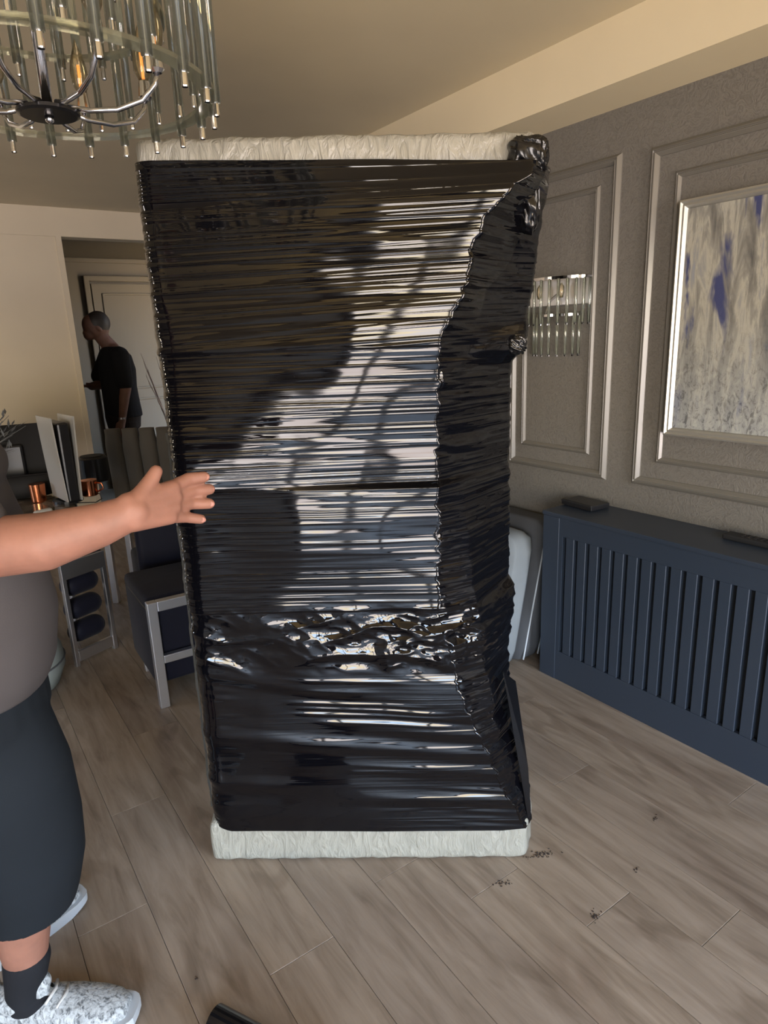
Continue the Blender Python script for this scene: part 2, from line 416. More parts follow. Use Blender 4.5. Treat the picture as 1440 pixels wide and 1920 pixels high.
# ---------------------------------------------------------------- framed painting
pt = thing('framed_painting', 'large silver-framed abstract canvas in grey, cream and blue on the panelled wall', 'painting', (2.33, .88, 1.51))
PY0, PY1, PZ0, PZ1 = -.62, .590, -.415, .413
prof = [(0, 0), (.035, 0), (.038, .006), (.030, .012), (.034, .020), (.022, .028), (.018, .032), (0, .032)]
bm = bmesh.new(); cs = [(PY0, PZ0, 1, 1), (PY1, PZ0, -1, 1), (PY1, PZ1, -1, -1), (PY0, PZ1, 1, -1)]
R = [[bm.verts.new((.015-d, c[0]+c[2]*q, c[1]+c[3]*q)) for d, q in prof] for c in cs]
for i in range(4):
    for k in range(len(prof)-1): bm.faces.new((R[i][k], R[(i+1) % 4][k], R[(i+1) % 4][k+1], R[i][k+1]))
obj('frame', bm, M_silver, pt)
obj('canvas', B(-.008, .012, PY0+.03, PY1-.03, PZ0+.03, PZ1-.03), M_canvas, pt)

# ---------------------------------------------------------------- radiator cover
rc = thing('radiator_cover', 'long navy painted radiator cover with vertical slots under the painting', 'radiator cover', (2.091, 1.856, 0))
FX, YL, YR, CHT = 2.091, 1.856, -1.35, .760
slots = [1.744 - .0593*i for i in range(48)]
bm = bmesh.new()
zt, zb, sw, th = .664, .138, .0185, .018
box(bm, 0, th, YR-YL, 0, zt, CHT-.018); box(bm, 0, th, YR-YL, 0, 0, zb)
box(bm, 0, th, slots[0]+sw/2-YL, 0, zb, zt); box(bm, 0, th, YR-YL, slots[-1]-sw/2-YL, zb, zt)
obj('front_panel', bm, M_navy, rc)
slat_me = bpy.data.meshes.new('slat'); bm = bmesh.new(); box(bm, 0, th, -(.0593-sw), 0, zb, zt, bev=.0015, seg=1); bm.to_mesh(slat_me); bm.free(); slat_me.materials.append(M_navy)
for s_ in slots[:-1]:
    o = bpy.data.objects.new('slat', slat_me); COL.objects.link(o); o.parent = rc; o.location = (.0, s_-sw/2-YL, 0)
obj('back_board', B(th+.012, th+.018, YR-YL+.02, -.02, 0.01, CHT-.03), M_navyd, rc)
obj('side_panel', B(.0005, .255, -.0179, .0005, 0, CHT-.018), M_navy, rc)
obj('side_panel', B(.0005, .255, YR-YL, YR-YL+.018, 0, CHT-.018), M_navy, rc)
obj('corner_stile', B(-.0035, 0, -.085, .0005, 0, CHT-.0185, bev=.001, seg=1), M_navy, rc)
obj('top_board', B(-.006, .2555, YR-YL-.006, .006, CHT-.018, CHT, bev=.003), M_navy, rc)
# two black boxes on the top
def slab(name, label, cat, c, sx_, sy_, sz, rz, m=M_black, bev=.004, z=0, group=None):
    t = thing(name, label, cat, (c[0], c[1], z), group, rz)
    return t
tb = slab('set_top_box', 'slim black box on the far end of the navy radiator cover', 'box', (2.262, 1.79), 0, 0, 0, -.08, z=.760)
obj('case', B(-.055, .055, -.095, .075, .003, .024, bev=.003), M_black, tb); obj('lid_strip', B(-.057, -.045, -.095, .075, .018, .026, bev=.002), M_matte, tb)
obj('foot', B(-.045, .045, -.085, .065, 0, .003), M_matte, tb)
tb = slab('remote_control', 'black remote on the radiator cover below the painting, cut by the right edge', 'remote', (2.272, 1.06), 0, 0, 0, 0, z=.760)
obj('case', B(-.028, .028, -.11, .11, 0, .020, bev=.006), M_matte, tb)
bm = bmesh.new()
for i in range(6):
    for j in range(3): box(bm, -.018+j*.014, -.010+j*.014, -.07+i*.022, -.058+i*.022, .019, .022, bev=.001, seg=1)
o = obj('button', bm, M_black, tb); o['kind'] = 'stuff'

# ---------------------------------------------------------------- wrapped sofa standing on its end
AX, AY = .474, 1.657
EX, EY = .8044, -.5941           # along the front face (to the right)
NX, NY = .5941, .8044            # into the depth, away from the camera
sofa = thing('wrapped_sofa', 'tall sofa stood on its end, bound in glossy black stretch film', 'sofa', (AX, AY, 0))
def loc(u, d, z): return (u*EX + d*NX, u*EY + d*NY, z)
rng = np.random.RandomState(11)
def vnoise(x, y, seed):
    r = np.random.RandomState(seed); G = r.rand(256, 256)*2-1
    xi = np.floor(x).astype(int); yi = np.floor(y).astype(int); fx = x-xi; fy = y-yi
    fx = fx*fx*(3-2*fx); fy = fy*fy*(3-2*fy)
    g = lambda a, b: G[a % 256, b % 256]
    return (g(xi, yi)*(1-fx)+g(xi+1, yi)*fx)*(1-fy) + (g(xi, yi+1)*(1-fx)+g(xi+1, yi+1)*fx)*fy
def sstep(a, b, x):
    t = np.clip((x-a)/(b-a), 0, 1); return t*t*(3-2*t)
zF = [.10, .112, .226, .418, .535, .616, .711, .804, 1.009, 1.148, 1.333, 1.422, 1.484, 1.543, 1.613, 1.693, 1.759, 1.813, 1.846]
uF = [.917, .915, .860, .784, .738, .715, .692, .672, .673, .680, .683, .688, .688, .721, .746, .765, .795, .850, .900]
zS = [.10, .128, .196, .313, .406, .485, .712, .771, .794, 1.088, 1.301, 1.430, 1.461, 1.528, 1.606, 1.715, 1.827, 1.88]
uS = [.936, .936, .935, .918, .905, .894, .893, .904, .896, .893, .893, .890, .917, .922, .933, .940, .950, .951]
dS = [.03, .03, .06, .10, .15, .20, .20, .20, .25, .25, .25, .20, .15, .20, .18, .14, .10, .08]
zG = [.10, .30, .62, 1.20, 1.249, 1.353, 1.449, 1.493, 1.549, 1.61, 1.678, 1.738, 1.817, 1.846]
uG = [.928, .86, .80, .73, .72, .735, .758, .770, .790, .805, .873, .891, .915, .925]
dG = [.015, .03, .05, .06, .05, .05, .06, .06, .08, .08, .11, .09, .05, .03]
NR, n1, n2, n3, n4, n5 = 1500, 16, 14, 120, 34, 26
zz = np.linspace(0, 1, NR)
rows = []
zmid = .105 + zz*(1.87-.105)
Fu = np.interp(zmid, zF, uF); Gu = np.interp(zmid, zG, uG); Gd = np.interp(zmid, zG, dG)
Su = np.interp(zmid, zS, uS); Sd = np.interp(zmid, zS, dS)
ker = np.exp(-.5*(np.arange(-12, 13)/5.0)**2); ker /= ker.sum()
sm = lambda a: np.convolve(np.pad(a, 12, mode='edge'), ker, 'valid')
Fu, Gu, Gd, Sd = sm(Fu), sm(Gu), sm(Gd), sm(Sd)
jag = .006*vnoise(zmid*60, zmid*0, 3) + .003*vnoise(zmid*160, zmid*0, 5)
Fu = Fu + jag; Gu = Gu + .006*vnoise(zmid*40, zmid*0+3, 8)
Su = Su + .002*vnoise(zmid*45, zmid*0+3, 9)
RC = .045
def seg_lin(a, b, n, end=False):
    t = np.linspace(0, 1, n, endpoint=end)[None, :]
    return a[:, None]*(1-t) + b[:, None]*t
one = np.ones(NR)
U = []; D = []
U.append(seg_lin(one*.0, one*.0, n1)); D.append(seg_lin(one*.80, one*RC, n1))
ang = np.linspace(0, PI/2, n2, endpoint=False)[None, :]
U.append(RC - RC*np.cos(ang) + 0*one[:, None]); D.append(RC - RC*np.sin(ang) + 0*one[:, None])
U.append(seg_lin(one*RC, Fu, n3)); D.append(seg_lin(one*0, one*0, n3))
U.append(seg_lin(Fu, Gu, n4)); D.append(seg_lin(one*0, Gd, n4))
U.append(seg_lin(Gu, Su, n5)); D.append(seg_lin(Gd, Sd, n5))
U.append(seg_lin(Su, one*.86, 8, True)); D.append(seg_lin(Sd, one*.80, 8, True))
U = np.concatenate(U, 1); D = np.concatenate(D, 1)
NC = U.shape[1]
zt_ = np.interp(U, [0, .1, .57, .86, .95], [1.908, 1.904, 1.881, 1.860, 1.862]); zb_ = np.interp(U, [0, .06, .5, .85, .93, .95], [.128, .112, .106, .104, .112, .135])
Z = zb_ + (zt_-zb_)*zz[:, None]
# normals in plan
dU = np.gradient(U, axis=1); dD = np.gradient(D, axis=1); ln = np.hypot(dU, dD)+1e-9
nU, nD = dD/ln, -dU/ln
band = lambda a, b, e=.012: sstep(a-e, a+e, Z)*(1-sstep(b-e, b+e, Z))
front = sstep(.02, .06, U)*(D < 1e-6)
# ridges: taut horizontal pleats, sheared a little in the upper pass
shear = np.where(Z > 1.47, -.055*(1-(Z-1.47)/.42*1.6), .0)
zq = Z + shear*U + .0015*vnoise(U*3.1, Z*2.3, 51)
def pleats(fz, fu, seed, w=.16):
    a = vnoise(zq*fz, U*fu, seed); b = vnoise(zq*fz*1.8+9, U*fu*1.4+7, seed+1)
    return np.exp(-(a/w)**2) + .55*np.exp(-(b/(w*1.2))**2) + .25*vnoise(zq*fz*.5, U*fu, seed+2)
R1 = pleats(64, 1.0, 21, .20); R2 = pleats(70, 1.3, 31, .22); R3 = pleats(60, 1.1, 41, .20)
disp = .0011*R1*band(1.47, 2.0) + .0011*R2*band(1.13, 1.47) + .0010*R3*band(.80, 1.13) + .0005*R2*band(.24, .62)*(.3+.7*sstep(.3, .7, U)) + .0008*R3*band(-1, .24)*sstep(.35, .65, U)
# crumpled pass
def crump(fu, fz, seed, q=1.0, k=.35):
    a = vnoise(U*fu + Z*fz*k, Z*fz - U*fu*k*.7, seed); return (1-np.abs(a)*2)*q
disp += band(.63, .80, .025)*(.0075*crump(7, 17, 61, 1, .9) + .0030*crump(18, 30, 62, 1, .8) + .0008*crump(60, 70, 63))*(.4+.8*sstep(.25, .65, U))
# fan folds toward the waist, lower pass
disp += band(.16, .66, .05)*.0035*vnoise((Z-.12)*30*(1+.35*(U-.45)), U*1.3, 71)
for z0_, a_, u0_, u1_ in ((.592, .0022, .28, .55), (.560, .0016, .30, .45), (.520, .0028, .28, .60), (.503, .0030, .30, .66), (.486, .0030, .30, .70), (.462, .0024, .36, .70), (.325, .0014, .45, .66), (.306, .0014, .42, .62)):
    disp += a_*np.exp(-((Z-z0_+.05*(U-.45))/.0065)**2)*sstep(u0_-.06, u0_+.05, U)*(1-sstep(u1_-.04, u1_+.08, U))*(U < Fu[:, None])
disp += band(.105, .34, .05)*sstep(.45, .8, U)*.0016*vnoise(Z*85 + U*6, U*5, 72)
# side faces: finer, shorter crinkles
side = sstep(0, .01, D)
disp += side*(.0013*vnoise(Z*85+U*7, U*9, 81) + .0011*crump(9, 22, 82) + .0008*vnoise(Z*150, U*30, 83))
corner = (U < .16)*(1-sstep(.07, .16, U))
disp += corner*(.0008*vnoise(Z*75, U*13+D*13, 91) + .0005*vnoise(Z*22, U*10+D*9, 92))
# broad shape of each pass: hollows between the arms, edges of the overlapping film
broad = -.030*sstep(.10, .55, Z)*(1-sstep(1.45, 1.85, Z))*np.clip(U*(1.0-U)*4, 0, 1)*(D < 1e-6)*0
tw = np.where(Z > 1.10, .13*(Z-1.40), .13*(1.10-1.40)*(1-sstep(.95, 1.10, 1.10-(Z-.0)+.0)*0))
slope = np.interp(Z, [.60, .80, 1.130, 1.142, 1.25, 1.466, 1.478, 1.80, 1.90], [0, 0, 0, -.065, -.045, .05, .055, .11, .035])
Ucl = np.minimum(U, Fu[:, None]); shelf = np.where(D > 1e-6, np.clip(1-(U-Fu[:, None])/.15, 0, 1)**2, 1.0)
dsh = -slope*(Ucl-.30)*shelf + .05*np.clip(Z-1.474, 0, .5)*np.where(D > 1e-6, np.clip(1-(U-Fu[:, None])/.15, 0, 1), 1.0)
U0 = U.copy(); D = D + dsh; U = U - .37*dsh*(1-sstep(.05, .35, U))
broad = 0*U
broad = broad + .0018*(sstep(1.478, 1.470, Z) + sstep(1.142, 1.134, Z) - sstep(.806, .798, Z))*0
disp += .0022*(band(.80, 1.137, .003) + band(1.474, 2.0, .003)) + .0008*vnoise(U*6, Z*6, 93)*6*front
# knots and flaps on the right silhouette
disp += sstep(.82, .90, U)*(D > .02)*(.02*np.exp(-((Z-1.462)/.02)**2)*0 + .002*crump(20, 30, 95))
# a strap of gathered film across the upper right
disp += side*.006*np.exp(-((Z-(1.43+.5*(U-.75)))/.02)**2)
# lean of the reflecting pass (upper warm / lower cool)
Dn = disp + broad
fade = np.ones(NC); fade[:6] = 0
X = U + nU*Dn*fade; Y = D + nD*Dn*fade
px = X*EX + Y*NX; py = X*EY + Y*NY
co = np.stack([px, py, Z], -1).reshape(-1, 3)
idx = np.arange(NR*NC).reshape(NR, NC)
f = np.stack([idx[:-1, :-1], idx[:-1, 1:], idx[1:, 1:], idx[1:, :-1]], -1).reshape(-1, 4)
me = bpy.data.meshes.new('stretch_film'); me.vertices.add(len(co)); me.vertices.foreach_set('co', co.ravel())
me.loops.add(f.size); me.loops.foreach_set('vertex_index', f.ravel()); me.polygons.add(len(f))
me.polygons.foreach_set('loop_start', np.arange(0, f.size, 4)); me.update(calc_edges=True); me.validate()
link('stretch_film', me, M_film, sofa, smooth=True)
# plastic-covered sofa arm ends showing above and below the film
def pillowbox(u0, u1, d0, d1, z0, z1, rad, amp=.003, seed=1, n=3, cut=.02, fn=None):
    bm = bmesh.new(); box(bm, u0, u1, d0, d1, z0, z1, bev=rad, seg=4)
    # dice faces for wrinkles
    for ax, a, b in ((0, u0, u1), (1, d0, d1), (2, z0, z1)):
        k = max(1, int((b-a)/cut)); 
        for i in range(1, k):
            c = a + (b-a)*i/k; co_ = [0, 0, 0]; no = [0, 0, 0]; co_[ax] = c; no[ax] = 1
            bmesh.ops.bisect_plane(bm, geom=bm.verts[:]+bm.edges[:]+bm.faces[:], plane_co=co_, plane_no=no)
    bm.normal_update()
    P = np.array([v.co[:] for v in bm.verts]); nn = np.array([v.normal[:] for v in bm.verts])
    h = vnoise((P[:, 0]+P[:, 1])*38, P[:, 2]*16, seed) + .6*vnoise((P[:, 0]+P[:, 1])*90+P[:, 2]*20, P[:, 2]*30, seed+1)
    P = P + nn*(amp*h)[:, None]
    P[:, 2] = np.maximum(P[:, 2], z0+0.0005)
    if fn: P = fn(P)
    for v, p in zip(bm.verts, P): v.co = Vector(loc(*p))
    return bm
def basefn(P):
    k = np.clip((P[:, 1])/.10, 0, 1); r = P[:, 0] > .75
    P[:, 0] = np.where(r, P[:, 0] + .030*k*np.clip((P[:, 0]-.75)/.17, 0, 1), P[:, 0]); return P
obj('plastic_cover', pillowbox(-.012, .922, .004, .80, 0.0, .135, .018, .0022, 5, fn=basefn, cut=.014), M_wrap, sofa, smooth=True)
def topfn(P):
    top = P[:, 2] > 1.86
    P[:, 2] = P[:, 2] - np.clip(P[:, 0], 0, 1)*.026*1
    return P
obj('plastic_cover', pillowbox(.000, .918, .034, .78, 1.880, 1.957, .022, .0026, 15, fn=topfn, cut=.014), M_wrap, sofa, smooth=True)
# hidden body (so nothing is hollow from the side)
bm = bmesh.new(); g = box(bm, .03, .64, .10, .78, .12, 1.82)
for v in g: v.co = Vector(loc(*v.co))
obj('sofa_body', bm, M_matte, sofa)
# loose clear/cream plastic edge down the left side
bm = bmesh.new(); pr = None
for i in range(80):
    z = .16 + i*.0142; a = .0015*math.sin(i*.6)+random.uniform(-.0012, .0012)
    q = [bm.verts.new(loc(-.006+a*.5, .05, z)), bm.verts.new(loc(-.0105+a, .045, z))]
    if pr: bm.faces.new((pr[0], pr[1], q[1], q[0]))
    pr = q
bmesh.ops.solidify(bm, geom=bm.faces[:], thickness=.001)
obj('plastic_edge', bm, mat('dull_plastic_edge', (.12, .12, .11), .4), sofa)
# crumpled film lump over the top right corner
def lump(name, c, r, seed, amp=.3, sub=5, m=M_filmx, parent=sofa, fr=9):
    bm = bmesh.new(); bmesh.ops.create_icosphere(bm, subdivisions=sub, radius=1)
    P = np.array([v.co[:] for v in bm.verts])
    a = vnoise(P[:, 0]*fr*.5+P[:, 2]*3, P[:, 1]*fr*.3+P[:, 2]*fr*.5, seed); b = vnoise(P[:, 2]*fr*.9+P[:, 0]*3, P[:, 0]*fr*.8+P[:, 1]*3, seed+1)
    h = (1-2*np.abs(a))*amp*.6 + (1-2*np.abs(b))*amp*.5
    Q = np.sign(P)*np.abs(P)**.7
    Q = Q*(1+h*.55)[:, None]
    for v, p in zip(bm.verts, Q): v.co = Vector(loc(c[0]+p[0]*r[0], c[1]+p[1]*r[1], c[2]+p[2]*r[2]))
    return obj(name, bm, m, parent, smooth=True)
lump('crumpled_film', (.892, .035, 1.875), (.042, .045, .042), 101, .3, fr=5)
lump('crumpled_film', (.906, .10, 1.80), (.026, .06, .075), 104, .2, fr=4)
lump('knotted_film', (.892, .165, 1.468), (.026, .04, .026), 107, .3, fr=5)
# torn film flaps
def flap(pts, name='film_flap'):
    bm = bmesh.new(); vs = [bm.verts.new(loc(*p)) for p in pts]; bm.faces.new(vs)
    bmesh.ops.triangulate(bm, faces=bm.faces[:])
    bmesh.ops.solidify(bm, geom=bm.faces[:], thickness=.0015); obj(name, bm, M_filmx, sofa)
flap([(.86, .10, .56), (.905, .15, .50), (.93, .06, .27), (.935, .03, .14), (.925, .02, .13), (.90, .05, .30)])

# ---------------------------------------------------------------- chandelier
HX, HY, HZ, HR = .2712, 1.403, 1.9, .290
ch = thing('chandelier', 'round chrome chandelier hung with long clear glass rods above the wrapped sofa', 'chandelier', (HX, HY, CH-.6))
CZ = -(CH-.6)    # z offset: local z = world z - (CH-.6)
lz = lambda z: z + CZ
o = obj('hub', T([(0, 0, lz(1.897)), (0, 0, lz(1.900)), (0, 0, lz(1.905)), (0, 0, lz(1.912))], [.046, .052, .052, .03], n=40), M_dkmetal, ch, smooth=False)
obj('finial', T([(0, 0, lz(1.885)), (0, 0, lz(1.889)), (0, 0, lz(1.897))], [.002, .007, .008], n=16), M_chrome, ch, smooth=True)
obj('stem', T([(0, 0, lz(1.91)), (0, 0, 0.6)], .009, n=14), M_chrome, ch, smooth=True)
obj('ceiling_rose', T([(0, 0, .565), (0, 0, .575), (0, 0, .6)], [.05, .09, .095], n=36), M_chrome, ch, smooth=False)
def ring(R, z, w_, h, m, name):
    bm = bmesh.new(); n = 72
    V = [[bm.verts.new(((R+a)*math.cos(2*PI*k/n), (R+a)*math.sin(2*PI*k/n), lz(z)+b)) for a, b in ((-w_, -h), (w_, -h), (w_, h), (-w_, h))] for k in range(n)]
    for k in range(n):
        A, Bq = V[k], V[(k+1) % n]
        for j in range(4): bm.faces.new((A[j], A[(j+1) % 4], Bq[(j+1) % 4], Bq[j]))
    return obj(name, bm, m, ch)
ring(HR-.012, 1.938, .014, .0035, M_acryl, 'acrylic_ring'); ring(HR-.012, 2.40, .014, .004, M_chromes, 'top_ring'); ring(HR-.085, 2.06, .010, .0035, M_acryl, 'acrylic_ring')
ring(HR-.085, 2.40, .010, .004, M_chromes, 'top_ring')
def rod(R, a, z0, z1, r, name='glass_rod'):
    c, s = R*math.cos(a), R*math.sin(a)
    bm = bmesh.new(); n = 12
    rings = [[bm.verts.new((c+rr*math.cos(2*PI*k/n), s+rr*math.sin(2*PI*k/n), lz(z))) for k in range(n)] for rr, z in ((r, z0+.022), (r, z1), (r*.5, z1), (r*.5, z0+.022))]
    for i in range(4):
        A, Bq = rings[i], rings[(i+1) % 4]
        for k in range(n): bm.faces.new((A[k], A[(k+1) % n], Bq[(k+1) % n], Bq[k]))
    o = obj(name, bm, M_glass, ch, smooth=True)
    obj('rod_tip', T([(c, s, lz(z0)), (c, s, lz(z0+.002)), (c, s, lz(z0+.024))], [r*.55, r*.62, r*.55], n=12), M_chrome, o)
    return o
for k in range(24): rod(HR, 2*PI*k/24+.08, 1.900, 2.41, .0092)
for k in range(24): rod(HR-.026, 2*PI*(k+.5)/24+.08, 1.944, 2.41, .0075)
for k in range(16): rod(HR-.085, 2*PI*k/16+.02, 2.02, 2.41, .0078)
for k in range(8):
    a = 2*PI*k/8 + .25; ca, sa = math.cos(a), math.sin(a)
    P = [(r*ca, r*sa, lz(z)) for r, z in ((.035, 1.912), (.07, 1.905), (.12, 1.906), (.165, 1.920), (.190, 1.945), (.196, 1.965))]
    ar = obj('arm', T(P, .0045, n=10), M_chrome, ch, smooth=True)
    obj('socket', T([(.196*ca, .196*sa, lz(1.962)), (.196*ca, .196*sa, lz(1.968)), (.196*ca, .196*sa, lz(1.995))], [.008, .013, .010], n=16), M_chrome, ar)
    obj('bulb', T([(.196*ca, .196*sa, lz(z)) for z in (1.995, 2.01, 2.03, 2.05, 2.075, 2.09)], [.008, .015, .017, .014, .006, .001], n=14), M_gold, ar, smooth=True)
    obj('filament', T([(.196*ca, .196*sa, lz(z)) for z in (2.0, 2.045)], .003, n=8), M_amber, ar)
ring(HR-.012, 2.41, .002, .002, M_chromes, 'hanging_wire')
for k in range(4):
    a = PI/4+k*PI/2; obj('support_bar', T([(0, 0, lz(2.41)), ((HR-.01)*math.cos(a), (HR-.01)*math.sin(a), lz(2.405))], .005, n=8), M_chromes, ch)

# ---------------------------------------------------------------- wall sconce
sc = thing('wall_sconce', 'small chrome wall sconce with two tiers of glass rods beside the sofa', 'sconce', (RX1, 2.03, 1.60))
obj('back_plate', B(-.012, 0, -.165, .165, .0, .112, bev=.003), M_chromes, sc)
SR = .15
def arc_bar(R, z, h, name):
    bm = bmesh.new(); n = 30; pr = None; V = []
    for k in range(n+1):
        a = PI/2 + PI*k/n
        V.append([bm.verts.new((rr*math.cos(a)*.75-.004, rr*math.sin(a)*1.12, z+q)) for rr, q in ((R-.004, -h), (R+.004, -h), (R+.004, h), (R-.004, h))])
    for A, Bq in zip(V, V[1:]):
        for j in range(4): bm.faces.new((A[j], A[(j+1) % 4], Bq[(j+1) % 4], Bq[j]))
    bm.faces.new(V[0]); bm.faces.new(V[-1][::-1]); obj(name, bm, M_chrome, sc)
arc_bar(SR, .108, .006, 'top_rail'); arc_bar(SR*.72, -.040, .005, 'lower_rail')
def srod(R, a, z0, z1):
    x, y = R*math.cos(a)*.75-.004, R*math.sin(a)*1.12
    o = obj('glass_rod', T([(x, y, z0), (x, y, z1)], .0065, n=10), M_glass, sc, smooth=True)
    obj('rod_tip', T([(x, y, z0-.006), (x, y, z0+.004)], .0055, n=8), M_chrome, o)
for k in range(13): srod(SR, PI/2+.06 + (PI-.12)*k/12, -.075, .105)
for k in range(10): srod(SR*.72, PI/2+.08 + (PI-.16)*k/9, -.205, -.030)
for s in (-.06, .06):
    obj('bulb', T([(-.06, s, .03), (-.06, s, .05), (-.06, s, .075), (-.06, s, .09)], [.008, .013, .012, .002], n=12), M_gold, sc, smooth=True)
obj('bracket', T([(-.01, 0, .05), (-.06, 0, .02), (-.085, 0, -.036)], .006, n=8), M_chrome, sc)

# ---------------------------------------------------------------- seat cushions leaning behind the cover
def cushion(name, label, m, b0, b1, t0, t1, y0, y1, H, group=None, pip=None):
    t = thing(name, label, 'cushion', ((b0+b1)/2, (y0+y1)/2, 0), group)
    cx, cy = (b0+b1)/2, (y0+y1)/2
    def warp(P):
        k = P[:, 2]/H
        x0 = b0 + (t0-b0)*k; x1 = b1 + (t1-b1)*k
        P[:, 0] = x0 + (x1-x0)*P[:, 0] - cx; P[:, 1] = P[:, 1]-cy; return P
    bm = bmesh.new(); box(bm, 0, 1, y0, y1, 0, H)
    bmesh.ops.subdivide_edges(bm, edges=bm.edges[:], cuts=7, use_grid_fill=True)
    P = np.array([v.co[:] for v in bm.verts])
    # rounded slab
    c = np.array([.5, (y0+y1)/2, H/2]); hh = np.array([.5, (y1-y0)/2, H/2]); q = (P-c)/hh
    rr = np.array([.45, .06/(y1-y0)*2, .05/H*2]); 
    for i, j in ((1, 2),):
        ex = np.maximum(np.abs(q)-(1-.22), 0)/.22
        s_ = np.hypot(ex[:, i], ex[:, j]); kk = np.where(s_ > 1, 1/np.maximum(s_, 1e-6), 1)
        for a in (i, j): q[:, a] = np.where(ex[:, a] > 0, np.sign(q[:, a])*((1-.22)+.22*ex[:, a]*kk), q[:, a])
    edge = np.maximum(np.abs(q[:, 1]), np.abs(q[:, 2]))
    q[:, 0] *= 1 - .12*np.clip((edge-.7)/.3, 0, 1)**2
    P = q*hh+c; P = warp(P)
    for v, p in zip(bm.verts, P): v.co = Vector(p)
    bmesh.ops.smooth_vert(bm, verts=bm.verts[:], factor=.3, use_axis_x=True, use_axis_y=True, use_axis_z=True)
    mz = min(v.co.z for v in bm.verts)
    for v in bm.verts: v.co.z -= mz
    obj('cover', bm, m, t, smooth=True)
    if pip:
        for fr in (0, 1):
            pts = []
            for k in range(25):
                z = .03 + (H-.08)*k/24; k2 = z/H; xx = (b0 + (t0-b0)*k2) if fr == 0 else (b1 + (t1-b1)*k2)
                xx += .012 if fr == 0 else -.012
                pts.append((xx-cx, y0+.004-cy, z))
            obj('piping', T(pts, .004, n=8), pip, t, smooth=True)
    return t
M_pip = mat('pale_piping', (.5, .55, .6), .6)
cushion('seat_cushion', 'pale grey upholstered seat cushion standing against the slate one by the wall', M_cushion, 1.90, 2.03, 2.03, 2.16, 1.955, 2.50, .62)
cushion('seat_cushion', 'slate grey piped seat cushion wedged between radiator cover and pale cushion', M_cushdark, 2.05, 2.17, 2.20, 2.325, 1.935, 2.55, .66, pip=M_pip)

# ---------------------------------------------------------------- dining table and chairs
def frame_leg_set(parent, x0, x1, y0, y1, H, th=.038, st=.2):
    for (x, y) in ((x0, y0), (x1, y0), (x0, y1), (x1, y1)):
        obj('leg', B(x, x+th, y, y+th, 0, H, bev=.003), M_chromes, parent)
    for y in (y0, y1):
        obj('seat_rail', B(x0+th, x1, y, y+th, H-.045, H, bev=.003), M_chromes, parent)
    for y in (y0, y1):
        obj('stretcher', B(x0+th, x1, y+.005, y+th-.005, st, st+.035, bev=.003), M_chromes, parent)
def channel_back(parent, w_, h, z0, y, m, th=.07, n=5, tilt=.12):
    # upholstered back made of vertical padded channels
    bm = bmesh.new(); W = w_/n
    for k in range(n):
        cx = -w_/2 + W*(k+.5)
        rings_loft(bm, [((cx, y + tilt*t*h, z0 + h*t), W*.5*(1 if t < .93 else .86), th*.5*(1 if t < .93 else .7), 0) for t in (0, .2, .5, .8, .93, 1.0)], n=14, power=2.8)
    obj('backrest', bm, m, parent, smooth=True)
# chrome-legged chair turned side on, beside the sofa
c1 = thing('dining_chair', 'navy velvet chair with chrome frame and stretcher, half hidden behind the wrapped sofa', 'chair', (.60, 2.62, 0), 'velvet dining chairs', -.03)
for x in (0, .45):
    obj('leg', B(x, x+.040, 0, .040, 0, .48, bev=.003), M_chromes, c1); obj('leg', B(x+.03, x+.06, .38, .41, 0, .12, bev=.003), M_chromes, c1)
obj('seat_rail', B(.040, .45, 0, .038, .437, .48, bev=.003), M_chromes, c1); obj('stretcher', B(.040, .45, .004, .034, .20, .236, bev=.003), M_chromes, c1)
obj('upholstered_seat', B(.004, .50, .046, .46, .09, .485, bev=.022, seg=3), M_velnavy, c1, smooth=True)
for k in range(2):
    obj('seam_piping', T([(.006, .06, .44-.0*k), (.006, .44, .44)], .004, n=6) if k == 0 else T([(.01, .452, .47), (.49, .452, .47)], .005, n=6), M_velvet, c1, smooth=True)
# chair B near the pouf (chrome frame with dark padded back seen through it)
c3 = thing('dining_chair', 'chrome-framed chair under the table with three dark padded rolls showing', 'chair', (.385, 3.262, 0), 'velvet dining chairs', .42)
th = .022
for x, y in ((0, 0), (.215, 0), (0, .30), (.215, .30)): obj('leg', B(x, x+th, y, y+th, 0, .53, bev=.003), M_chromes, c3)
obj('seat_rail', B(0, .237, -.001, .021, .445, .53, bev=.003), M_chromes, c3); obj('bottom_rail', B(.022, .215, .002, .020, .02, .075, bev=.003), M_chromes, c3)
for k in range(3):
    bm = bmesh.new(); capsule(bm, (.075, .06, .15+k*.12), .052, (.162, .06, .15+k*.12), .052); obj('padded_roll', bm, M_velnavy, c3, smooth=True)
obj('seat', B(-.01, .25, .03, .34, .50, .56, bev=.02), M_velnavy, c3)
c5 = thing('dining_chair', 'near-black velvet chair between the table and the chrome-framed chair', 'chair', (.74, 3.26, 0), 'velvet dining chairs', -.05)
obj('backrest', B(0, .50, 0, .07, .10, .66, bev=.028, seg=3), M_velnavy, c5, smooth=True)
obj('seat', B(.01, .49, .07, .30, .30, .46, bev=.025, seg=3), M_velnavy, c5, smooth=True)
for x in (.02, .45):
    for y in (.02, .26): obj('leg', B(x, x+.03, y, y+.03, 0, .31, bev=.003), M_chromes, c5)
# channel-backed chair behind the table
c4 = thing('dining_chair', 'taupe velvet chair with vertical channel-tufted back at the far side of the table', 'chair', (1.10, 4.12, 0), 'velvet dining chairs', -.62)
channel_back(c4, .52, .50, .52, .0, M_velvet, .09, 5, -.10)
obj('seat', B(-.26, .26, -.34, .02, .44, .54, bev=.03), M_velvet, c4)
for x in (-.24, .20):
    for y in (-.31, -.02): obj('leg', B(x, x+.035, y, y+.035, 0, .45, bev=.003), M_chromes, c4)
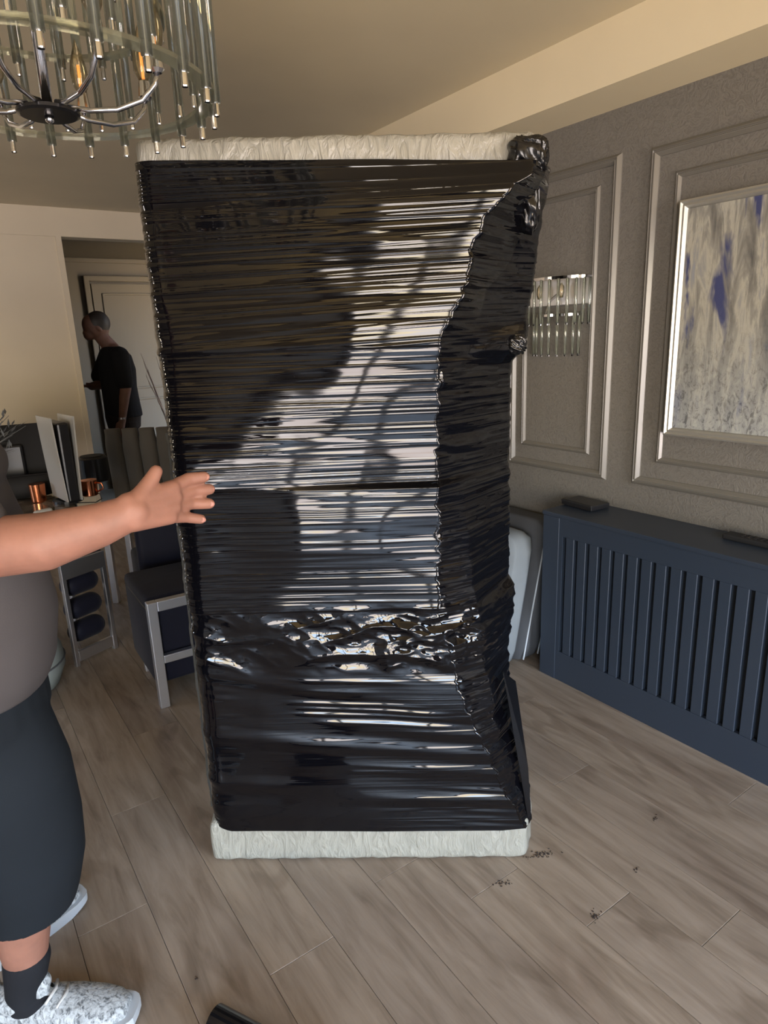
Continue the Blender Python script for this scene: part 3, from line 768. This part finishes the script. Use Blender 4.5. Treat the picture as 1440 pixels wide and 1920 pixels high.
# table
tbx = thing('dining_table', 'brown marble-topped dining table with rounded chrome edge against the back left', 'table', (0, 3.95, 0), None, -.17)
bm = bmesh.new(); rings_loft(bm, [((0, 0, .735), .60, .88, 0), ((0, 0, .77), .60, .88, 0)], n=64, power=7)
obj('tabletop', bm, M_marble, tbx)
bm = bmesh.new(); rings_loft(bm, [((0, 0, .725), .605, .885, 0), ((0, 0, .760), .605, .885, 0)], n=64, power=7)
obj('chrome_edge', bm, M_chromes, tbx)
for y in (-.45, .45): 
    obj('pedestal', B(-.22, .10, y-.06, y+.06, .03, .73, bev=.004), M_chromes, tbx); obj('foot_plate', B(-.30, .18, y-.14, y+.14, 0, .03, bev=.004), M_chromes, tbx)

# ---------------------------------------------------------------- things on the table
TZ = .77
gc = thing('games_console', 'upright black games console between two curved white side plates on the table', 'console', (.50, 3.50, TZ), None, .12)
bm = bmesh.new()
def curved_plate(y0, bulge, sgn):
    bm = bmesh.new(); n = 10; R = []
    for k in range(n+1):
        z = .02+.40*k/n; off = bulge*math.sin(PI*k/n)*sgn + sgn*(.029+.018*(k/n)**2)
        R.append([bm.verts.new((off+sgn*a, y, z)) for a, y in ((0, -.12), (.006, -.12), (.006, .12), (0, .12))])
    for A, Bq in zip(R, R[1:]):
        for j in range(4): bm.faces.new((A[j], A[(j+1) % 4], Bq[(j+1) % 4], Bq[j]))
    bm.faces.new(R[0]); bm.faces.new(R[-1]); return bm
obj('core', B(-.026, .026, -.108, .108, .012, .395, bev=.01), M_black, gc)
obj('side_plate', curved_plate(0, .006, -1), M_white, gc, smooth=False); obj('side_plate', curved_plate(0, .004, 1), M_white, gc)
obj('stand', T([(0, 0, 0), (0, 0, .012)], .07, n=24), M_black, gc)
tv = thing('monitor', 'dark flat monitor facing away at the far left of the table', 'monitor', (.20, 3.92, TZ), None, -.22)
obj('screen', B(-.30, .30, -.012, .012, .04, .36, bev=.004), M_matte, tv); obj('stand', B(-.09, .09, -.06, .06, 0, .012, bev=.004), M_black, tv); obj('neck', B(-.02, .02, -.012, .01, .01, .08), M_black, tv)
obj('rear_housing', B(-.19, .19, -.045, -.012, .08, .26, bev=.012), M_black, tv)
bg_ = thing('black_bag', 'small dark zipped bag lying in front of the monitor', 'bag', (.33, 3.74, TZ), None, -.1)
bm = bmesh.new(); capsule(bm, (-.11, 0, .06), .06, (.11, 0, .06), .058, n=20); ellip(bm, (0, 0, .05), (.15, .06, .05))
melt('body', bm, M_matte, .007, bg_); obj('zip', T([(-.12, -.02, .118), (0, -.02, .121), (.12, -.02, .116)], .003, n=6), M_black, bg_)
rb = thing('round_speaker', 'short black drum-shaped speaker behind the games console', 'speaker', (.72, 3.95, TZ))
obj('body', T([(0, 0, 0), (0, 0, .01), (0, 0, .13), (0, 0, .14)], [.075, .08, .08, .07], n=36), M_black, rb); obj('grille', T([(0, 0, .139), (0, 0, .144)], .062, n=32), M_matte, rb)
cc = thing('copper_cup', 'shiny copper mug to the right of the games console', 'mug', (.615, 3.56, TZ))
obj('body', T([(0, 0, 0), (0, 0, .004), (0, 0, .08), (0, 0, .078), (0, 0, .006)], [.034, .038, .041, .038, .034], n=32), M_copper, cc, smooth=False)
obj('handle', T([(.03, -.02, .065), (.055, -.035, .06), (.06, -.04, .035), (.034, -.02, .018)], .004, n=8), M_copper, cc, smooth=True)
cc = thing('copper_cup', 'duller copper beaker standing left of the games console', 'mug', (.385, 3.60, TZ))
obj('body', T([(0, 0, 0), (0, 0, .004), (0, 0, .09), (0, 0, .088), (0, 0, .006)], [.03, .034, .038, .035, .03], n=32), M_copper, cc)
wc = thing('white_case', 'small rounded white case at the near edge of the table', 'case', (.355, 3.26, TZ), None, .35)
bm = bmesh.new(); capsule(bm, (-.028, 0, .016), .016, (.028, 0, .016), .016, n=20); obj('shell', bm, M_white, wc, smooth=True)
obj('hinge', T([(-.014, .0162, .018), (.014, .0162, .018)], .0012, n=6), M_chrome, wc)
cbl = tag(obj('power_cable', T([(.52, 3.42, TZ+.003), (.60, 3.36, TZ+.003), (.64, 3.42, TZ+.003), (.66, 3.55, TZ+.003), (.62, 3.66, TZ+.003), (.66, 3.80, TZ+.003), (.73, 3.86, TZ+.003)], .0028, n=6), M_black, None, smooth=True), 'thin black cable curling across the marble table', 'cable')
# flowers and foliage at the left edge
vs = thing('flower_vase', 'vase of grey foliage and white roses at the left end of the table', 'vase', (.045, 3.44, TZ))
obj('vase', T([(0, 0, 0), (0, 0, .02), (0, 0, .12), (0, 0, .2), (0, 0, .21)], [.05, .06, .07, .04, .045], n=28), M_chromes, vs, smooth=True)
M_leafg = mat('dusty_foliage', (.10, .105, .11), .8); M_rose = mat('white_petals', (.62, .60, .56), .7)
r_ = random.Random(3)
for k in range(16):
    a = r_.uniform(-.9, 1.1); ln_ = r_.uniform(.20, .42); el_ = r_.uniform(.4, 1.35)
    d = Vector((math.cos(a)*math.cos(el_), math.sin(a)*math.cos(el_), math.sin(el_)))
    bm = bmesh.new(); p0 = Vector((0, 0, .19)); tube(bm, [p0, p0+d*ln_*.6, p0+d*ln_+Vector((0, 0, -.02))], [.003, .002, .001], n=5)
    for j in range(16):
        t = .25+.75*j/16; p = p0+d*ln_*t; q = Vector((r_.uniform(-1, 1), r_.uniform(-1, 1), r_.uniform(-.3, 1))).normalized()
        e = (q+d*.9).normalized(); s = e.cross(Vector((0, 0, 1))).normalized()*.006
        vv = [bm.verts.new(p), bm.verts.new(p+e*.022+s), bm.verts.new(p+e*.05), bm.verts.new(p+e*.022-s)]; bm.faces.new(vv)
    obj('foliage_sprig', bm, M_leafg, vs)
for (x, y, z, r) in ((.045, -.12, .12, .034), (.012, -.15, .16, .03), (.075, -.06, .20, .03)):
    bm = bmesh.new()
    for j in range(9):
        a = j*2.4; rr = r*(.25+.075*j); ellip(bm, (x+rr*.55*math.cos(a), y+rr*.55*math.sin(a), z+r*.4-.004*j), (r*.55, r*.55, r*.42), u=12, v=8)
    obj('rose', bm, M_rose, vs, smooth=True)
# pouf at the far left floor
pf = thing('floor_pouf', 'squat sage-grey round pouf on the floor behind the man in shorts', 'pouf', (.10, 3.20, 0))
bm = bmesh.new(); rings_loft(bm, [((0, 0, z), r, r, 0) for z, r in ((0, .16), (.02, .20), (.10, .235), (.18, .23), (.25, .19), (.28, .12), (.285, .03))], n=36)
obj('cover', bm, M_pouf, pf, smooth=True); obj('seam', T([(.236*math.cos(a), .236*math.sin(a), .135) for a in [2*PI*k/36 for k in range(37)]], .004, n=6), M_cushdark, pf)

# ---------------------------------------------------------------- tall dry branches in the hall
vb = thing('branch_vase', 'tall dark vase of bare dry branches beside the hall door', 'vase', (2.02, 6.75, 0))
M_twig = mat('dry_twig', (.045, .028, .018), .8)
obj('vase', T([(0, 0, 0), (0, 0, .05), (0, 0, .35), (0, 0, .55), (0, 0, .6)], [.09, .11, .10, .05, .06], n=28), M_matte, vb, smooth=True)
r_ = random.Random(9)
for k in range(11):
    a = r_.uniform(0, 2*PI); sp = r_.uniform(.10, .30); h = r_.uniform(1.2, 1.62)
    P = [(0, 0, .5)] + [(sp*math.cos(a)*t**1.6 + r_.uniform(-.012, .012), sp*math.sin(a)*t**1.6, .5+(h-.5)*t) for t in (.25, .5, .75, 1)]
    bm = bmesh.new(); tube(bm, P, [.009, .008, .006, .004, .002], n=6)
    for j in (2, 3):
        q = Vector(P[j]); b2 = a + r_.choice((-1, 1))*.8
        tube(bm, [q, q+Vector((.04*math.cos(b2), .04*math.sin(b2), .09)), q+Vector((.06*math.cos(b2), .06*math.sin(b2), .2))], [.004, .003, .0015], n=5)
    obj('branch', bm, M_twig, vb)

# ---------------------------------------------------------------- black roll at the bottom edge, dirt crumbs
br = thing('film_roll', 'end of a black film roll lying on the planks at the bottom edge', 'roll', (.318, 1.13, 0), None, .5)
obj('wound_film', T([(0, -.22, .033), (0, .055, .033)], .033, n=32), M_filmx, br); obj('core', T([(0, -.24, .033), (0, .066, .033)], .013, n=24), M_matte, br)
bm = bmesh.new()
for k in range(14):
    x = -.034+random.uniform(-.004, .006); y = .055-random.uniform(0, .07); h = random.uniform(.02, .05)
    v = [bm.verts.new((x, y, h)), bm.verts.new((x+.008, y+.006, h+.012)), bm.verts.new((x-.014, y+.012, h+random.uniform(-.01, .014)))]; bm.faces.new(v)
o = obj('loose_strand', bm, M_filmx, br); o['kind'] = 'stuff'
M_dirt = mat('dirt', (.035, .025, .02), 1)
def crumbs(name, label, c, n, sx_, sy_, s, rz=0, group=None):
    bm = bmesh.new(); q = random.Random(int(c[0]*1000+c[1]*77))
    for i in range(n):
        x, y = q.gauss(0, sx_), q.gauss(0, sy_); r = s*q.uniform(.5, 1.2)
        bmesh.ops.create_icosphere(bm, subdivisions=1, radius=r, matrix=Matrix.Translation((x, y, r*.35)) @ Matrix.Rotation(q.uniform(0, 3), 4, 'Z') @ Matrix.Diagonal((1.5, .7, .4, 1)))
    o = obj(name, bm, M_dirt); o.location = (c[0], c[1], 0.0004); o.rotation_euler = (0, 0, rz)
    o['kind'] = 'stuff'; tag(o, label, 'dirt', group)
crumbs('dirt_crumbs', 'trail of dark crumbs on the planks at the sofa corner', (1.262, 1.10), 60, .022, .006, .0024, -.5)
crumbs('dirt_crumbs', 'dark smudge of crumbs on the plank in front of the sofa corner', (1.10, 1.09), 26, .014, .006, .0024, -.4)
crumbs('dirt_crumbs', 'dark clump beside the plank end joint, right of the sofa', (1.215, .866), 24, .008, .005, .0024, .5)
crumbs('dirt_crumbs', 'lone dark speck near the foot of the radiator cover', (1.66, .985), 12, .007, .003, .0022, .2)
crumbs('dirt_crumbs', 'small dark speck on the planks between clump and radiator cover', (1.44, .90), 12, .008, .003, .0022, .2)
crumbs('dirt_crumbs', 'small dark speck on the floor near the man’s grey trainer', (.30, 1.33), 8, .002, .004, .0018, .2)

# ---------------------------------------------------------------- man in the foreground
man = thing('person', 'person in grey t-shirt and charcoal shorts reaching an arm toward the sofa', 'person', (-.02, 1.48, 0))
OX, OY = -.02, 1.48
def q_(p): return Vector((p[0]-OX, p[1]-OY, p[2]))
def caps(bm, pts, **k):
    for a, b in zip(pts, pts[1:]): capsule(bm, q_(a[0]), a[1], q_(b[0]), b[1], **k)
bm = bmesh.new()
# legs
caps(bm, [((-.02, 1.395, .86), .095), ((-.005, 1.40, .50), .068), ((-.022, 1.425, .32), .062), ((-.03, 1.445, .20), .047), ((-.045, 1.452, .09), .036)])
caps(bm, [((-.03, 1.56, .86), .095), ((-.03, 1.62, .50), .068), ((-.05, 1.66, .32), .060), ((-.06, 1.69, .10), .038)])
caps(bm, [((-.045, 1.45, .07), .034), ((.05, 1.385, .035), .028), ((.12, 1.34, .03), .022)]); caps(bm, [((-.06, 1.69, .07), .034), ((.03, 1.735, .04), .026)])
# torso
rings_loft(bm, [(q_((x, y, z)), rx, ry, .0) for x, y, z, rx, ry in ((-.03, 1.48, .80, .11, .15), (-.02, 1.48, .92, .14, .175), (0, 1.48, 1.05, .145, .175), (-.01, 1.48, 1.2, .125, .17), (-.03, 1.48, 1.35, .115, .19), (-.05, 1.48, 1.45, .095, .18), (-.06, 1.48, 1.52, .05, .08))], n=24)
caps(bm, [((-.06, 1.48, 1.50), .058), ((-.05, 1.48, 1.60), .052)])
# head (outside the frame) with face features
hc = (-.04, 1.48, 1.70)
ellip(bm, q_(hc), (.098, .076, .115)); ellip(bm, q_((.03, 1.48, 1.635)), (.045, .05, .045))
capsule(bm, q_((.052, 1.48, 1.715)), .010, q_((.078, 1.48, 1.685)), .014); ellip(bm, q_((.05, 1.48, 1.652)), (.012, .024, .008))
for s in (-1, 1): ellip(bm, q_((-.04, 1.48+s*.078, 1.695)), (.016, .010, .03))
# left arm hanging
caps(bm, [((-.06, 1.66, 1.43), .055), ((-.08, 1.72, 1.15), .042), ((.0, 1.74, .92), .030)]); ellip(bm, q_((.02, 1.74, .84)), (.03, .018, .06))
# right arm, reaching
caps(bm, [((-.05, 1.31, 1.43), .058), ((.012, 1.235, 1.215), .052), ((.055, 1.205, 1.192), .050), ((.120, 1.165, 1.197), .048), ((.20, 1.132, 1.216), .037), ((.255, 1.118, 1.232), .029)])
# palm
for a, ra, b, rb_ in (((.250, 1.118, 1.242), .024, (.331, 1.143, 1.256), .0150), ((.250, 1.116, 1.236), .026, (.332, 1.143, 1.240), .0155),
                     ((.250, 1.115, 1.229), .026, (.327, 1.138, 1.224), .0150), ((.252, 1.113, 1.222), .023, (.318, 1.132, 1.209), .0140)):
    capsule(bm, q_(a), ra, q_(b), rb_)
fingers = [[((.331, 1.145, 1.257), .0128), ((.366, 1.158, 1.265), .0116), ((.396, 1.160, 1.264), .0104)],
           [((.333, 1.146, 1.240), .0128), ((.373, 1.164, 1.241), .0118), ((.406, 1.168, 1.238), .0106)],
           [((.328, 1.140, 1.224), .0124), ((.366, 1.160, 1.219), .0114), ((.400, 1.160, 1.213), .0102)],
           [((.319, 1.134, 1.208), .0116), ((.350, 1.146, 1.199), .0102), ((.377, 1.148, 1.190), .0092)]]
for F in fingers: caps(bm, F, n=12)
caps(bm, [((.262, 1.118, 1.246), .020), ((.280, 1.126, 1.264), .0150), ((.296, 1.132, 1.280), .0128), ((.305, 1.135, 1.291), .0112)])
body = melt('body', bm, M_skin, .0030, man, smooth=2)
for F in fingers:
    p, r = F[-1]; pp = Vector(p); d = (pp-Vector(F[-2][0])).normalized(); nv = Vector((0, 0, 1)); out_ = Vector((-.25, -.95, .12)).normalized()
    bm = bmesh.new(); R_ = Matrix((d, d.cross(out_).normalized(), out_)).transposed().to_4x4()
    ellip(bm, q_(pp + d*.0035 + out_*(r*.80)), (.0065, .0050, .0016), R_, u=12, v=8); obj('finger_nail', bm, M_nail, man, smooth=True)
# shirt
bm = bmesh.new()
rings_loft(bm, [(q_((x, y, z)), rx, ry, 0) for x, y, z, rx, ry in ((-.025, 1.475, .862, .148, .205), (-.018, 1.475, .90, .160, .212), (-.008, 1.475, 1.0, .168, .212), (-.012, 1.475, 1.1, .160, .205), (-.03, 1.475, 1.22, .146, .20), (-.045, 1.475, 1.34, .135, .205), (-.055, 1.475, 1.44, .115, .20), (-.06, 1.478, 1.50, .075, .12))], n=72)
caps(bm, [((-.055, 1.34, 1.435), .075), ((-.035, 1.275, 1.34), .073), ((.000, 1.235, 1.255), .072), ((.018, 1.226, 1.225), .066)])
caps(bm, [((-.055, 1.62, 1.435), .075), ((-.075, 1.70, 1.24), .066)])
caps(bm, [((.06, 1.44, 1.30), .055), ((.03, 1.33, 1.30), .06)])
melt('tshirt', bm, M_tshirt, .006, man, smooth=8)
# shorts
bm = bmesh.new()
rings_loft(bm, [(q_((x, y, z)), rx, ry, 0) for x, y, z, rx, ry in ((-.03, 1.475, .72, .12, .17), (-.025, 1.475, .80, .142, .195), (-.025, 1.475, .90, .140, .19))], n=28)
rings_loft(bm, [(q_((x, y, z)), rx, ry, .1) for x, y, z, rx, ry in ((-.003, 1.42, .335, .094, .093), (.005, 1.415, .37, .098, .096), (.012, 1.41, .45, .112, .105), (.010, 1.405, .55, .120, .11), (-.002, 1.40, .68, .128, .115), (-.02, 1.41, .82, .120, .12))], n=64)
rings_loft(bm, [(q_((x, y, z)), rx, ry, -.1) for x, y, z, rx, ry in ((-.055, 1.65, .335, .092, .092), (-.045, 1.63, .45, .105, .10), (-.04, 1.59, .68, .118, .11), (-.03, 1.55, .82, .118, .115))], n=28)
melt('shorts', bm, M_shorts, .006, man, smooth=3)
bm = bmesh.new(); ellip(bm, q_((.072, 1.335, .735)), (.010, .010, .060), Matrix.Rotation(-.35, 4, 'Y')); obj('pocket_opening', bm, M_matte, man, smooth=True)
# hair
bm = bmesh.new(); ellip(bm, q_((-.052, 1.48, 1.725)), (.097, .081, .103)); obj('hair', bm, M_hair, man, smooth=True)
for s in (-1, 1):
    bm = bmesh.new(); ellip(bm, q_((.048, 1.48+s*.03, 1.71)), (.008, .011, .008)); obj('eye', bm, M_white, man, smooth=True)
# socks
def sock(pts):
    bm = bmesh.new(); caps(bm, pts, n=20); return melt('sock', bm, M_sock, .004, man)
sock([((-.030, 1.443, .185), .0495), ((-.042, 1.450, .12), .043), ((-.048, 1.452, .075), .042), ((.0, 1.42, .05), .036)])
sock([((-.058, 1.685, .15), .046), ((-.06, 1.69, .075), .042)])
def trainer(x0, y0, x1, y1, name='trainer'):
    # heel (x0,y0) -> toe (x1,y1)
    d = Vector((x1-x0, y1-y0, 0)); Lh = d.length; a = math.atan2(d.y, d.x)
    t = bpy.data.objects.new(name, None); COL.objects.link(t); t.parent = man
    t.location = (x0-OX, y0-OY, 0); t.rotation_euler = (0, 0, a)
    prof_ = [(0.0, .030, .075), (.04, .040, .082), (.15, .041, .072), (.30, .042, .068), (.45, .046, .066), (.60, .051, .058), (.75, .051, .048), (.88, .043, .040), (.97, .026, .032)]
    bm = bmesh.new()
    def cross(bm, x, w_, h, z0):
        n = 18; return [bm.verts.new((x, w_*math.cos(2*PI*k/n)*(1.0), z0 + h*(.5+.5*math.sin(2*PI*k/n)))) for k in range(n)]
    R = [cross(bm, Lh*u, w_, h, .022) for u, w_, h in prof_]
    for A, Bq in zip(R, R[1:]):
        for k in range(18): bm.faces.new((A[k], A[(k+1) % 18], Bq[(k+1) % 18], Bq[k]))
    bm.faces.new(R[0]); bm.faces.new(R[-1])
    # collar and tongue
    ellip(bm, (Lh*.17, 0, .085), (.058, .045, .026)); capsule(bm, (Lh*.30, 0, .085), .026, (Lh*.36, 0, .118), .022)
    capsule(bm, (Lh*.03, 0, .07), .026, (Lh*.0, 0, .112), .014)
    melt('upper', bm, M_shoe, .0045, t, smooth=2)
    bm = bmesh.new(); n = 40; bot = []; top = []
    for k in range(n):
        u = k/(n)*2*PI; cu = .5-.5*math.cos(u); w_ = .048*(1+.18*cu) * abs(math.sin(u))**.45*(1 if math.sin(u) >= 0 else -1)
        x = -.012 + (Lh+.022)*cu; rise = .012*max(0, cu-.8)/.2
        bot.append(bm.verts.new((x, w_*.93, rise))); top.append(bm.verts.new((x, w_, .034+rise*.6+.006*math.cos(u))))
    bmesh.ops.remove_doubles(bm, verts=bot+top, dist=.0004)
    bm.verts.ensure_lookup_table()
    for k in range(n):
        vs_ = [bot[k], bot[(k+1) % n], top[(k+1) % n], top[k]]
        vs_ = [v for i, v in enumerate(vs_) if v.is_valid and v not in vs_[:i]]
        if len(vs_) > 2:
            try: bm.faces.new(vs_)
            except ValueError: pass
    try: bm.faces.new([v for v in top if v.is_valid]); bm.faces.new([v for v in bot[::-1] if v.is_valid])
    except ValueError: pass
    obj('sole', bm, M_sole, t)
    bm = bmesh.new()
    for j in range(5):
        xx = Lh*(.42+.075*j); zc = .098-.012*j
        tube(bm, [(xx, -.03, zc-.010), (xx+.012, 0, zc+.0), (xx, .03, zc-.010)], .0035, n=6)
    obj('laces', bm, M_white, t, smooth=True)
    obj('heel_tab', B(Lh*-.02, Lh*.02, -.012, .012, .075, .125, bev=.004), M_velnavy, t)
trainer(-.105, 1.492, .150, 1.318)
trainer(-.150, 1.668, .118, 1.765)

# ---------------------------------------------------------------- man in the hall
m2 = thing('person', 'person in black t-shirt with bowed head standing in the hall doorway', 'person', (1.43, 6.15, 0))
OX, OY = 1.43, 6.15
bm = bmesh.new()
def P2(x, y, z): return (OX+x, OY+y, z)
for s in (-1, 1):
    caps(bm, [(P2(.0, s*.09, .92), .09), (P2(.01, s*.09, .50), .062), (P2(.02, s*.09, .30), .055), (P2(.03, s*.09, .09), .04)])
    caps(bm, [(P2(.02, s*.09, .045), .04), (P2(-.14, s*.10, .035), .03)])
rings_loft(bm, [(q_(P2(x, 0, z)), rx, ry, 0) for x, z, rx, ry in ((0, .86, .12, .16), (0, 1.0, .12, .16), (-.0, 1.15, .12, .16), (.0, 1.3, .125, .18), (.0, 1.42, .11, .18), (-.02, 1.52, .05, .07))], n=24)
caps(bm, [(P2(.0, 0, 1.46), .064), (P2(-.085, 0, 1.575), .058)])
hr = Matrix.Rotation(-.75, 4, 'Y')
ellip(bm, q_(P2(-.125, 0, 1.665)), (.098, .076, .115), hr); ellip(bm, q_(P2(-.185, 0, 1.600)), (.045, .048, .045), hr)
capsule(bm, q_(P2(-.213, 0, 1.645)), .010, q_(P2(-.222, 0, 1.618)), .013)
for s in (-1, 1): ellip(bm, q_(P2(-.115, s*.078, 1.65)), (.014, .010, .028), hr)
# near arm hanging, far arm forward
caps(bm, [(P2(.0, -.18, 1.41), .06), (P2(.0, -.22, 1.15), .046), (P2(-.02, -.22, 1.08), .043), (P2(-.055, -.20, .90), .030)])
caps(bm, [(P2(-.055, -.20, .89), .028), (P2(-.075, -.20, .83), .030)])
for j in range(4): caps(bm, [(P2(-.06-.012*j, -.195, .82), .011), (P2(-.07-.012*j, -.185, .77+.003*abs(j-1)), .010), (P2(-.078-.012*j, -.175, .74), .009)])
caps(bm, [(P2(-.10, -.20, .86), .013), (P2(-.115, -.19, .81), .011)])
caps(bm, [(P2(-.02, .18, 1.41), .06), (P2(-.10, .20, 1.18), .046), (P2(-.20, .12, 1.17), .034)])
for j in range(4): caps(bm, [(P2(-.22, .08+.016*j, 1.17), .014), (P2(-.27, .07+.016*j, 1.18), .011), (P2(-.30, .07+.016*j, 1.16), .010)])
caps(bm, [(P2(-.20, .09, 1.18), .014), (P2(-.25, .05, 1.20), .011)])
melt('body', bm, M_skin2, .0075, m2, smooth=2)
bm = bmesh.new()
rings_loft(bm, [(q_(P2(x, 0, z)), rx, ry, 0) for x, z, rx, ry in ((.01, .90, .155, .195), (.005, 1.0, .15, .19), (.0, 1.15, .145, .185), (.005, 1.3, .15, .20), (.0, 1.42, .13, .20), (-.02, 1.50, .075, .11))], n=26)
caps(bm, [(P2(.0, -.16, 1.42), .08), (P2(.0, -.215, 1.20), .068)]); caps(bm, [(P2(-.02, .16, 1.42), .08), (P2(-.11, .205, 1.25), .068)])
melt('tshirt', bm, M_blkshirt, .009, m2, smooth=3)
bm = bmesh.new()
rings_loft(bm, [(q_(P2(0, 0, z)), rx, ry, 0) for z, rx, ry in ((.80, .135, .175), (.90, .148, .188), (.97, .142, .182))], n=24)
for s in (-1, 1): rings_loft(bm, [(q_(P2(x, s*.09, z)), r, r, 0) for x, z, r in ((.03, .07, .072), (.015, .45, .082), (.0, .72, .095), (0, .86, .10))], n=20)
melt('trousers', bm, M_trouser, .009, m2, smooth=2)
bm = bmesh.new(); ellip(bm, q_(P2(-.105, 0, 1.692)), (.108, .083, .100), hr); obj('hair', bm, M_hair, m2, smooth=True)
bm = bmesh.new(); rings_loft(bm, [(q_(P2(-.055, -.20, z)), .033, .033, 0) for z in (.895, .91)], n=20); obj('bracelet', bm, M_chrome, m2)
